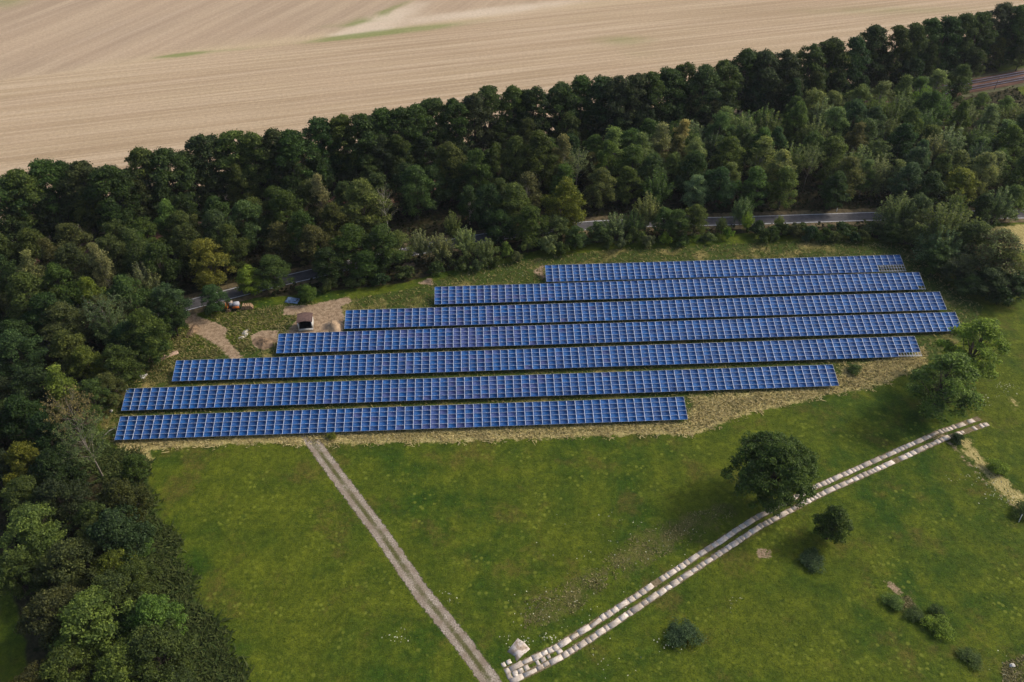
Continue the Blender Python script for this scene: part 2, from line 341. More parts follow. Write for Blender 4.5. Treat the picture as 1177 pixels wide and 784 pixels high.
steel = simple('rail_steel', (.34, .34, .42), .35, .2, .5, .6)
slp = simple('sleeper_concrete', (.14, .09, .075), .9, .3, 1)
for tr_ in (-2.0, 2.0):
    mb = MB(); n0 = np.array(r0)-rdv*60; nrm = np.array([-rdv[1], rdv[0]])
    for i in range(300):
        q = n0+rdv*i*.65+nrm*tr_; mb.box((q[0], q[1], .42), (.26, 2.5, .16), math.atan2(rdv[1], rdv[0]))
    link('railway_sleepers', mb.mesh('sleepers', [slp]), kind='structure')
    for s in (-.75, .75):
        mb = MB(); q = np.array(r0)+rdv*100+nrm*(tr_+s); mb.box((q[0], q[1], .58), (560, .11, .17), math.atan2(rdv[1], rdv[0]))
        link('railway_rail', mb.mesh('rail', [steel]), kind='structure')

# gravel path
k = NT('gravel_path', .95, .1)
u = k.attr('u'); au = k.math('ABSOLUTE', u); nz = k.noise(1.2, 5, .7); nf = k.noise(4.5, 4, .7)
gr = k.mix(k.ramp(nf, .3, .7), (.15, .12, .085), (.50, .43, .355)); gr = k.mix(k.ramp(k.noise(.5, 4), .35, .7), gr, (.235, .185, .135))
rutm = k.math('MULTIPLY', k.ramp(k.math('ADD', au, k.math('MULTIPLY', k.math('SUBTRACT', nf, .5), .5)), .40, .10), k.ramp(k.noise(.22, 6, .8), .30, .58))
gr = k.mix(k.math('MULTIPLY', rutm, .95), gr, k.mix(nf, (.04, .055, .010), (.13, .12, .04)))
k.color(gr); k.bump(nf, .6, .1)
alpha = k.ramp(k.math('ADD', au, k.math('MULTIPLY', k.math('SUBTRACT', nz, .5), .9)), .98, .74)
k.put(k.b.inputs['Alpha'], alpha)
ribbon('gravel_path', GPATH, 3.1, .008, k.m, 1.0)

# concrete slab track: two wheel lanes of broken slabs
k = NT('slab_concrete', .9, .2)
geo = k.n('ShaderNodeNewGeometry')
c = k.mix(k.ramp(k.noise(1.4, 6, .75), .3, .72), (.44, .37, .30), (.78, .70, .61)); c = k.mix(k.math('MULTIPLY', k.ramp(k.noise(3, 4), .5, .7), .45), c, (.24, .19, .14))
c = k.mix(1.0, c, k.mix(geo.outputs['Random Per Island'], (.62, .60, .58), (1.12, 1.12, 1.12)), 'MULTIPLY'); k.color(c); k.bump(k.noise(5), .4, .05)
M['slab'] = k.m
rg = random.Random(5); mb = MB()
pp = [np.array(q) for q in STRACK]
def along(pp, s):
    for a, b in zip(pp[:-1], pp[1:]):
        L = np.linalg.norm(b-a)
        if s <= L: d = (b-a)/L; return a+d*s, d
        s -= L
    return None, None
def slab(mb, c, d, L, W, z=.04):
    a = math.atan2(d[1], d[0])+rg.uniform(-.05, .05); n = rg.choice([6, 7, 8]); cr, sr = math.cos(a), math.sin(a)
    base_ = [(-.5, -.5), (0, -.52), (.5, -.5), (.52, 0), (.5, .5), (0, .5), (-.5, .5), (-.52, 0)]
    pts = [(x*L+rg.uniform(-.05, .05), y*W+rg.uniform(-.06, .06)) for x, y in base_]
    V = [(c[0]+x*cr-y*sr, c[1]+x*sr+y*cr, zz) for zz in (-.02, z) for x, y in pts]
    V.append((c[0], c[1], z+.001)); F = [[8+i, 8+(i+1) % 8, 8+(i+2) % 8, 16] for i in (0, 2, 4, 6)]
    F += [[i, (i+1) % 8, 8+(i+1) % 8, 8+i] for i in range(8)]; mb.add(V, F)
tot = sum(np.linalg.norm(b-a) for a, b in zip(pp[:-1], pp[1:]))
for lane in (-.86, .86):
    s = 0
    while s < tot-.5:
        L = rg.choice([.8, 1.0, 1.2, 1.6, 2.2]); c_, d = along(pp, s+L/2)
        if c_ is None: break
        nn = np.array([-d[1], d[0]]); fadeend = s > tot-6
        if not (rg.random() < (.5 if fadeend else .012)):
            slab(mb, c_+nn*(lane+rg.uniform(-.06, .06)), d, L-.07, rg.uniform(.82, .95) if rg.random() > .12 else .62, rg.uniform(.012, .03))
        s += L
for s in np.arange(.3, 9, .95):      # the wider start with a middle lane and loose pieces
    c_, d = along(pp, s); nn = np.array([-d[1], d[0]])
    for t in ((0.0,) if s > 3 else (0.0, 1.9, -.2)):
        if rg.random() < .85: slab(mb, c_+nn*(t+rg.uniform(-.08, .08)), d, rg.uniform(.5, .85), rg.uniform(.5, .8), .04)
link('slab_track', mb.mesh('slab_track', [M['slab']]), kind='structure')
k = NT('track_soil', .95, .1)
k.color(k.mix(k.ramp(k.noise(2.5, 5, .7), .3, .7), (.10, .085, .035), (.26, .20, .13)))
k.put(k.b.inputs['Alpha'], k.ramp(k.math('ADD', k.math('ABSOLUTE', k.attr('u')), k.math('MULTIPLY', k.math('SUBTRACT', k.noise(1.6, 5, .7), .5), 1.1)), 1.0, .7))
for lane in (-.86, .86): ribbon('track_soil', STRACK, 1.35, .007, k.m, 1.0, off=lane)
# ------------------------------------------------------------------ solar rows
TH, TILT, H0 = rad(2.3918), rad(17.24), .8
YB = [155.85, 148.32, 140.34, 132.66, 124.79, 116.56, 108.58]
XL = [14.87, -11.77, -31.71, -45.48, -65.56, -73.27, -71.95]
XR = [102.94, 104.42, 105.77, 105.79, 93.05, 72.04, 39.03]
NC = [53, 70, 82, 91, 95, 87, 66]
MISS = {0: (4, 2), 1: (1, 1), 4: (3, 1)}          # columns from the right end, tiers from the bottom without modules
k = NT('module_glass', .5, .12)
uvn = k.n('ShaderNodeTexCoord').outputs['UV']
sep = k.n('ShaderNodeSeparateXYZ'); k.put(sep.inputs[0], uvn)
fx_ = k.math('ABSOLUTE', k.math('SUBTRACT', k.math('FRACT', k.math('MULTIPLY', sep.outputs[0], 10)), .5))
fy_ = k.math('ABSOLUTE', k.math('SUBTRACT', k.math('FRACT', k.math('MULTIPLY', sep.outputs[1], 6)), .5))
gridm = k.math('GREATER_THAN', k.math('MAXIMUM', fx_, fy_), .465)
tint = k.math('ADD', k.attr('tint'), k.n('ShaderNodeObjectInfo').outputs['Color'] if False else k.math('ADD', 0.0, 0.0))
oi = k.n('ShaderNodeObjectInfo'); sepc = k.n('ShaderNodeSeparateColor'); k.put(sepc.inputs[0], oi.outputs['Color'])
tint = k.math('ADD', k.attr('tint'), sepc.outputs[0])
geo = k.n('ShaderNodeNewGeometry')
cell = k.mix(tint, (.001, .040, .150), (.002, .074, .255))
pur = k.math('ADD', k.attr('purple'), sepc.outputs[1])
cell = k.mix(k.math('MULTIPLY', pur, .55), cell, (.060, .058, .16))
grain = k.noise(9, 2, .5, geo.outputs['Position'])
cell = k.mix(1.0, cell, k.mix(k.ramp(grain, .3, .7), (.72, .75, .8), (1.3, 1.25, 1.2)), 'MULTIPLY')
k.color(k.mix(k.math('MULTIPLY', gridm, .22), cell, (.30, .34, .46)))
M['glass'] = k.m
M['alu'] = simple('module_frame', (.64, .69, .80), .45, .12, 2, .15)
M['galv'] = simple('galvanised_steel', (.42, .42, .42), .5, .2, 2, .5)
MW, MH, FRX, FRY = 1.0, 1.012, .040, .018
def module_arrays(w_, h_):
    """one module in its own frame: x along, y up the slope, z out"""
    x0, x1, y0, y1 = .001, w_-.001, .001, h_-.001; a, b = x0+FRX, x1-FRX; c_, d = y0+FRY, y1-FRY; t = .04
    V = [(x0, y0, t), (x1, y0, t), (x1, y1, t), (x0, y1, t), (a, c_, t), (b, c_, t), (b, d, t), (a, d, t),
         (x0, y0, 0), (x1, y0, 0), (x1, y1, 0), (x0, y1, 0), (a, c_, t-.006), (b, c_, t-.006), (b, d, t-.006), (a, d, t-.006)]
    F = [[0, 1, 5, 4], [1, 2, 6, 5], [2, 3, 7, 6], [3, 0, 4, 7], [8, 9, 1, 0], [9, 10, 2, 1], [10, 11, 3, 2], [11, 8, 0, 3], [11, 10, 9, 8], [12, 13, 14, 15], [4, 5, 13, 12], [5, 6, 14, 13], [6, 7, 15, 14], [7, 4, 12, 15]]
    mi = [0]*9+[1]+[0]*4
    return np.array(V), np.array(F), mi
def set_uv(me, nmod):
    uv = me.uv_layers.new(name='UVMap'); a = np.zeros((nmod, 14, 4, 2), np.float32); a[:, 9] = [(0, 0), (1, 0), (1, 1), (0, 1)]
    uv.data.foreach_set('uv', a.ravel())
ndir = np.array([-math.sin(TH), math.cos(TH), 0]); udir = np.array([math.cos(TH), math.sin(TH), 0])
sdir = ndir*math.cos(TILT)+np.array([0, 0, math.sin(TILT)]); zdir = np.cross(udir, sdir)
B = np.stack([udir, sdir, zdir])
ordn = ['northernmost and shortest-set back', 'second', 'third', 'fourth', 'fifth', 'sixth', 'front']
rowlab = ['long blue solar row farthest from the camera, its right end missing lower modules',
 'blue solar row second from the back, one corner module missing at its right end',
 'blue solar row third from the back, passing right of the dirt mound',
 'longest-reaching middle solar row, its left end just in front of the brown-roofed hut',
 'blue solar row third from the front, three lower modules missing at right end',
 'blue solar row second from the front, ending short of the dry grass slope',
 'front solar row nearest the meadow, the gravel path starts at its lower edge']
rgm = np.random.RandomState(11)
for r_ in range(7):
    nc = NC[r_]; pw = (XR[r_]-XL[r_])/nc; org = ndir*YB[r_]+udir*XL[r_]+np.array([0, 0, H0])
    root = empty('solar_panel_row', tuple(ndir*YB[r_]+udir*XL[r_]))
    tag(root, rowlab[r_], 'solar row', 'rows of tilted solar panels')
    inv = -np.array(root.location)
    V0, F0, mi0 = module_arrays(pw, MH)
    mods = []
    for i in range(nc):
        for j in range(5):
            if r_ in MISS and i >= nc-MISS[r_][0] and j < MISS[r_][1]: continue
            o = org+udir*(i*pw)+sdir*(j*MH); ctr = o+udir*pw/2+sdir*MH/2
            xpx, ypx = PX(ctr)
            q = np.linalg.norm(ctr-np.array([0, 0, CAMH]))
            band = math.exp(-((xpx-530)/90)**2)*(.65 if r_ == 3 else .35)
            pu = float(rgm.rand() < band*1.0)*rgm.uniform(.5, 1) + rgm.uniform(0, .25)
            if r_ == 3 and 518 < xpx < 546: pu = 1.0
            mods.append((q, o, rgm.beta(1.5, 1.5), min(pu, 1)))
    mods.sort(key=lambda a: a[0])
    me = mesh_np('solar_module', V0, F0, [M['alu'], M['glass']], mi0); set_uv(me, 1)
    for q, o, t, pu in mods[:100]:
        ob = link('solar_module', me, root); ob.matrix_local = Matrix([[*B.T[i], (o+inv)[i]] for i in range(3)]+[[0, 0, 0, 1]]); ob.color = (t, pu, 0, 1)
    rest = mods[100:]; n = len(rest)
    V = np.concatenate([V0@B+(o+inv) for _, o, _, _ in rest]); F = np.concatenate([F0+16*i for i in range(n)])
    me = mesh_np('solar_modules', V, F, [M['alu'], M['glass']], np.tile(mi0, n)); set_uv(me, n)
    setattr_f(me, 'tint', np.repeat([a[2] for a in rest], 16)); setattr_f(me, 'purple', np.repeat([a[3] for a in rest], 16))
    ob = link('solar_modules', me, root, kind='stuff'); ob.color = (0, 0, 0, 1)
    # substructure: purlins along the row, rafters up the slope, posts
    L = nc*pw; L5 = 5*MH
    ax = B
    for f in (.06, .35, .65, .94):
        mb = MB(); mb.box(org+inv+udir*L/2+sdir*L5*f-zdir*.06, (L-.1, .07, .07), ax=ax); link('purlin', mb.mesh('purlin', [M['galv']]), root)
    npost = max(8, int(L/3.6))
    sm = MB(); zf = H0+.08*L5*math.sin(TILT); zr = H0+.85*L5*math.sin(TILT)
    pf = sdir*(.10*L5); pr = sdir*(.85*L5)
    base0 = np.array([0, 0, H0])-zdir*.16
    sm.box(base0+sdir*L5/2, (.07, L5*.96, .10), ax=ax)
    for q in (pf, pr):
        t = base0+q; sm.box((t[0], t[1], t[2]/2-.1), (.09, .09, t[2]+.1), TH)
    t0, t1 = base0+pr, base0+pf; sm.tube([np.array([t0[0], t0[1], .3]), base0+sdir*L5*.45], [.03, .03], 4)
    sme = sm.mesh('support_frame', [M['galv']])
    for i in range(npost):
        link('support_frame', sme, root, tuple(udir*(L*(i+.5)/npost)))
    if r_ in MISS:
        cN, tN = MISS[r_]; n = int(cN*pw/.62)
        for i in range(n+1):
            mb = MB(); mb.box(org+inv+udir*(L-.05-i*(cN*pw-.1)/max(n, 1))+sdir*(tN*MH/2-.05)-zdir*.0, (.045, tN*MH+.1, .06), ax=ax); link('bare_rafter', mb.mesh('bare_rafter', [M['alu']]), root)
        for j in range(tN):
            mb = MB(); mb.box(org+inv+udir*(L-cN*pw/2)+sdir*(j*MH+.02)+zdir*.065, (cN*pw, .05, .05), ax=ax); link('bare_rail', mb.mesh('bare_rail', [M['alu']]), root)

# ------------------------------------------------------------------ trees
def quads_from(c, nrm, size, rs, aspect=.7):
    n = len(c); nrm = nrm/(np.linalg.norm(nrm, axis=1)[:, None]+1e-9)
    t = rs.randn(n, 3); t -= (t*nrm).sum(1)[:, None]*nrm; t /= np.linalg.norm(t, axis=1)[:, None]; b = np.cross(nrm, t)
    s = (size*(.6+.8*rs.rand(n)))[:, None]
    V = np.stack([c-t*s*.5, c-b*s*.5*aspect+t*s*.1, c+t*s*.5, c+b*s*.5*aspect-t*s*.08], 1)
    return V.reshape(-1, 3)
def crown_mesh(name, puffs, n, size, rs, mat, up=.25, shell=.38, rnd=.8, droop=0.0):
    puffs = np.array(puffs); c = puffs[:, :3]; r = puffs[:, 3:6]
    wgt = (r[:, 0]*r[:, 2]); wgt /= wgt.sum(); idx = rs.choice(len(puffs), n, p=wgt)
    d = rs.randn(n, 3); d /= np.linalg.norm(d, axis=1)[:, None]; flip = (d[:, 2] < -.25) & (rs.rand(n) < .7); d[flip, 2] *= -1
    rr = shell+(1.08-shell)*rs.rand(n)**.6
    pos = c[idx]+d*r[idx]*rr[:, None]*(1+.22*rs.randn(n, 1).clip(0, 2)); nr = d+rs.randn(n, 3)*rnd; nr[:, 2] += up
    if droop: nr[:, 2] *= (1-droop)
    V = quads_from(pos, nr, np.full(n, size), rs)
    F = np.arange(4*n).reshape(-1, 4)
    return mesh_np(name, V, F, [mat])
def limbs(mb, base, targets, r0_, rs, split=.45, n=5):
    for t in targets:
        t = np.array(t); m_ = base+(t-base)*split; m_[2] += np.linalg.norm(t-base)*.08; m_ += rs.randn(3)*.15
        mb.tube([base, m_, t], [r0_, r0_*.65, r0_*.2], n)
def lobed(seed, h, R, cb, nl, npuff, n, leaf, lobe_r=.5, pointy=0.0, mat='leaf', bark='bark', trunk=.32, gaps=0.0, pr=(.16, .26), squash=.85, vis_limbs=0):
    rs = np.random.RandomState(seed); ch = h-cb; lobes = []; golden = 2.39996
    for i in range(nl):
        f = (i+.5)/nl; a = i*golden+rs.rand()*.9
        prof = math.sin(math.pi*min(1, (f*.86+.12)))**.6*(1-pointy*f)
        lr = R*lobe_r*rs.uniform(.75, 1.2)*(1-.35*pointy*f)*(.8+.2*prof)
        rad_ = max(0, R*prof-lr*.85)*rs.uniform(.8, 1.1)
        z = cb+lr*.5+(ch-lr*1.25)*f
        lobes.append((rad_*math.cos(a), rad_*math.sin(a), z, lr))
    lobes.append((0, 0, h-R*lobe_r*.62, R*lobe_r*.62))
    puffs = []
    for i in range(npuff):
        l = lobes[rs.randint(len(lobes))]; d = rs.randn(3); d /= np.linalg.norm(d)
        if d[2] < -.3: d[2] *= -.8
        p = np.array(l[:3])+d*l[3]*rs.uniform(.7, 1.0)*np.array([1, 1, squash]); s = R*rs.uniform(*pr)
        if rs.rand() < gaps: continue
        puffs.append((*p, s, s, s*rs.uniform(.6, .9)))
    crown = crown_mesh('crown', puffs, n, leaf, rs, M[mat])
    mb = MB(); top = np.array([rs.uniform(-.3, .3), rs.uniform(-.3, .3), cb+ch*.72])
    mid = np.array([rs.uniform(-.2, .2), rs.uniform(-.2, .2), cb])
    mb.tube([(0, 0, -.2), (0, 0, .5), mid, top], [trunk*1.5, trunk, trunk*.75, trunk*.15], 7)
    for l in lobes: 
        b = mid+(top-mid)*rs.uniform(0, .5); limbs(mb, b, [l[:3]], trunk*.38, rs)
    for p in puffs[:vis_limbs]: limbs(mb, mid+(top-mid)*rs.uniform(0, .9), [p[:3]], trunk*.18, rs, n=4)
    return dict(h=h, R=R, crown=crown, trunk=mb.mesh('trunk', [M[bark]], True))
def plumed(seed, h, R, cb, npl, n, leaf, mat='leaf', bark='bark_grey', spread=1.0, fine=.5, base_fill=True, trunk=.16):
    """upright plumes: poplars, willows"""
    rs = np.random.RandomState(seed); puffs = []; mb = MB(); base = np.array([0, 0, max(.6, cb)])
    mb.tube([(0, 0, -.2), (0, 0, base[2]), (0, 0, h*.6)], [trunk*1.4, trunk, trunk*.4], 6)
    for i in range(npl):
        a = i*2.4+rs.rand(); q = math.sqrt((i+.5)/npl); tip = np.array([math.cos(a)*R*q*spread, math.sin(a)*R*q*spread, h*(1-.42*q**1.6)*rs.uniform(.88, 1.0)])
        st = base+np.array([0, 0, rs.uniform(0, h*.2)]); midp = st+(tip-st)*.5+np.array([math.cos(a), math.sin(a), 0])*R*.10
        mb.tube([st, midp, tip], [trunk*.5, trunk*.3, .02], 4)
        for f in np.linspace(.28, 1.0, 9):
            p = (1-f)**2*st+2*f*(1-f)*midp+f*f*tip; s = R*fine*(.42-.26*f)*rs.uniform(.8, 1.2); puffs.append((*p, s, s, s*1.9))
    if base_fill:
        for i in range(int(npl*.9)):
            a = rs.rand()*6.28; q = rs.uniform(.4, .95); puffs.append((math.cos(a)*R*q, math.sin(a)*R*q, h*rs.uniform(.12, .42), R*.2, R*.2, R*.3))
    return dict(h=h, R=R, crown=crown_mesh('crown', puffs, n, leaf, rs, M[mat], rnd=.8, shell=.2), trunk=mb.mesh('trunk', [M[bark]], True))
def bare(seed, h, R, n=14, leaves=0, leaf=.25, bark='bark_pale', trunk=.13):
    rs = np.random.RandomState(seed); mb = MB(); puffs = []
    top = np.array([rs.uniform(-.6, .6), rs.uniform(-.6, .6), h])
    def br(p, d, L, r, lv):
        q = p+d*L*.5+rs.randn(3)*L*.05; e = p+d*L+rs.randn(3)*L*.08
        mb.tube([p, q, e], [r, r*.75, r*.4], 4)
        puffs.append((*e, L*.22, L*.22, L*.3))
        if lv > 0:
            for _ in range(3):
                dd = d+rs.randn(3)*.45; dd[2] = abs(dd[2])*.7+.3; dd /= np.linalg.norm(dd); br(e if _ else q, dd, L*.62, r*.45, lv-1)
    mb.tube([(0, 0, -.2), (0, 0, h*.3), top*np.array([1, 1, .55]), top], [trunk*1.3, trunk, trunk*.7, trunk*.15], 6)
    for i in range(n):
        a = i*2.4; z = h*(.3+.6*i/n); d = np.array([math.cos(a), math.sin(a), 1.1]); d /= np.linalg.norm(d)
        br(np.array([0, 0, z])+top*np.array([z/h, z/h, 0])*.6, d, R*(.9-.45*i/n), trunk*.4, 2)
    out = dict(h=h, R=R, trunk=mb.mesh('trunk', [M[bark]], True), crown=None)
    if leaves: out['crown'] = crown_mesh('crown', puffs, leaves, leaf, rs, M['leaf'], shell=.1, rnd=1)
    return out
PR = {
 'oak': [lobed(s, 20, 5.2, .8, 24, 200, 17000, .45, .42, -.15, gaps=.05, squash=1.0, pr=(.11, .24)) for s in (1, 2, 3, 4)],
 'broad': [lobed(s, 15, 5, 1.0, nl_, 150, 13500, .38, lr_, pt_, squash=1.15, pr=(.10, .24)) for s, nl_, lr_, pt_ in ((11, 14, .46, .1), (12, 18, .40, .3), (13, 12, .52, .05), (14, 20, .38, .35), (15, 16, .42, .2), (16, 15, .44, -.1))],
 'birch': [lobed(s, 15, 3.2, 2.0, 26, 150, 7000, .32, .36, .5, bark='bark_pale', trunk=.15, pr=(.13, .30), squash=1.6, vis_limbs=8) for s in (21, 22, 23)],
 'plume': [plumed(s, 12, 3.6, .8, 26, 7500, .34) for s in (31, 32)],
 'willow': [plumed(s, 11, 5.5, .5, 44, 15000, .34, spread=1.0, fine=.42) for s in (36, 37)],
 'shrub': [lobed(s, 3, 2.3, .1, 7, 45, 2300, .32, .5, 0, trunk=.08) for s in (41, 42, 43)],
 'bush': [lobed(s, 3, 2.3, .0, 9, 80, 7000, .20, .5, 0, trunk=.08, pr=(.2, .34)) for s in (44, 45, 46)],
 'fine': [lobed(s, 12, 5.5, 1.2, 12, 170, 17000, .33, .48, .0, pr=(.10, .18), vis_limbs=20) for s in (51, 52, 53, 54)],
 'sparse': [bare(s, 13, 5.0, 16, 3800, .26, 'bark_grey') for s in (61, 62)],
 'dead': [bare(s, 12, 3.0, 14, 350, .2) for s in (71, 72)],
 'lone': [lobed(81, 15, 8.3, 2.0, 22, 420, 46000, .34, .36, .0, pr=(.075, .125), vis_limbs=30, trunk=.5)],
 'small': [lobed(89, 8, 3.3, .5, 18, 220, 14000, .26, .38, .2, pr=(.11, .2), gaps=.03, squash=1.2, trunk=.2, vis_limbs=14)],
 'ash': [lobed(s, 15, 4.6, 1.0, 20, 240, 15000, .34, .34, .05, pr=(.09, .20), gaps=.06, squash=1.3, bark='bark', trunk=.28, vis_limbs=30) for s in (84, 85)],
 'thin': [lobed(87, 11, 5.5, .6, 14, 150, 7500, .33, .42, .0, mat='leaf_dry', pr=(.10, .18), gaps=.1, trunk=.2, vis_limbs=60)],
}
COL = dict(lone=(.062, .100, .026), dk=(.030, .058, .018), dk2=(.042, .062, .026), oak=(.046, .076, .022), gr=(.062, .098, .024), lt=(.100, .155, .036), br=(.135, .200, .030), yl=(.125, .145, .024),
           ol=(.070, .092, .028), sg=(.130, .165, .072), bl=(.050, .086, .036), bn=(.070, .080, .028), pb=(.165, .165, .080), pg=(.092, .130, .044))
CN = dict(lone='dark green', dk='very dark green', dk2='dark grey-green', oak='dark green', gr='mid green', lt='light green', br='bright green', yl='yellow-green', ol='olive', sg='pale grey-green',
          bl='bluish green', bn='brownish', pb='pale straw-green', pg='soft green')
KN = dict(oak=('broadleaf_tree', 'tall tree'), broad=('broadleaf_tree', 'round-crowned tree'), birch=('birch_tree', 'slender birch'), plume=('poplar_tree', 'upright poplar'),
          willow=('willow_tree', 'bushy willow'), shrub=('shrub', 'shrub'), bush=('shrub', 'shrub'), fine=('broadleaf_tree', 'spreading tree'), sparse=('sparse_tree', 'thin tree'), dead=('dead_tree', 'nearly bare tree'),
          lone=('oak_tree', 'big oak'), small=('broadleaf_tree', 'small tree'), ash=('ash_tree', 'airy ash tree'), thin=('willow_tree', 'thinning willow'))
rt = random.Random(3)
TREES = []
def tree(x, y, h, R, kind, col, zone, label=None, jit=.16):
    pr = PR[kind][rt.randrange(len(PR[kind]))]; nm = KN[kind][0]
    e = empty(nm, (x, y, 0), rt.uniform(0, 6.28)); s = R/pr['R']; e.scale = (s, s, h/pr['h'])
    zf = dict(right=1.28, leftlow=.88, left=.95, field=1.12, solo=1.15, array=1.15, hedge=1.15).get(zone, 1.0); c = COL[col]; j = [1+rt.uniform(-jit, jit) for _ in range(2)]; cc = (1.22*zf*c[0]*j[0]*j[1], 1.22*zf*c[1]*j[1], 1.1*zf*c[2]*j[1]*rt.uniform(.8, 1.2), 1)  # zone tone factors; cloud shadow over the lower left wood is put into crown colour
    t = link('trunk', pr['trunk'], e)
    if pr['crown']: q = link('crown', pr['crown'], e); q.color = cc
    e['category'] = 'shrub' if kind in ('shrub', 'bush') else 'tree'
    TREES.append([e, x, y, h, R, kind, col, zone, label]); return e
# (1) the tall row along the field
rt.seed(8)
for i, (q, (px, py)) in enumerate(zip(TLXY, TREELINE)):
    tree(q[0], q[1], (20.0+1.5*(px > 700)), rt.uniform(5.4, 7.2), 'oak', rt.choice(['oak', 'oak', 'dk', 'oak', 'dk2', 'gr' if px < 600 else 'dk']), 'field')
    if i % 2 == 0 and not (465 < px < 575 or 205 < px < 250):
        n = np.array([-tdir[1], tdir[0]])*rt.uniform(1.5, 3.5)+tdir*rt.uniform(2.5, 5); tree(q[0]+n[0], q[1]+n[1], rt.uniform(16, 18.5), rt.uniform(5, 6.5), 'oak', rt.choice(['oak', 'dk2', 'dk']), 'field')
    if rt.random() < .9:       # a lower tree standing in front of the row
        n = np.array([tdir[1], -tdir[0]])*rt.uniform(4, 7)+tdir*rt.uniform(-3, 3); tree(q[0]+n[0], q[1]+n[1], rt.uniform(10, 15), rt.uniform(3.6, 4.8), 'broad', rt.choice(['dk', 'oak', 'dk', 'ol', 'dk2']), 'fieldlow')
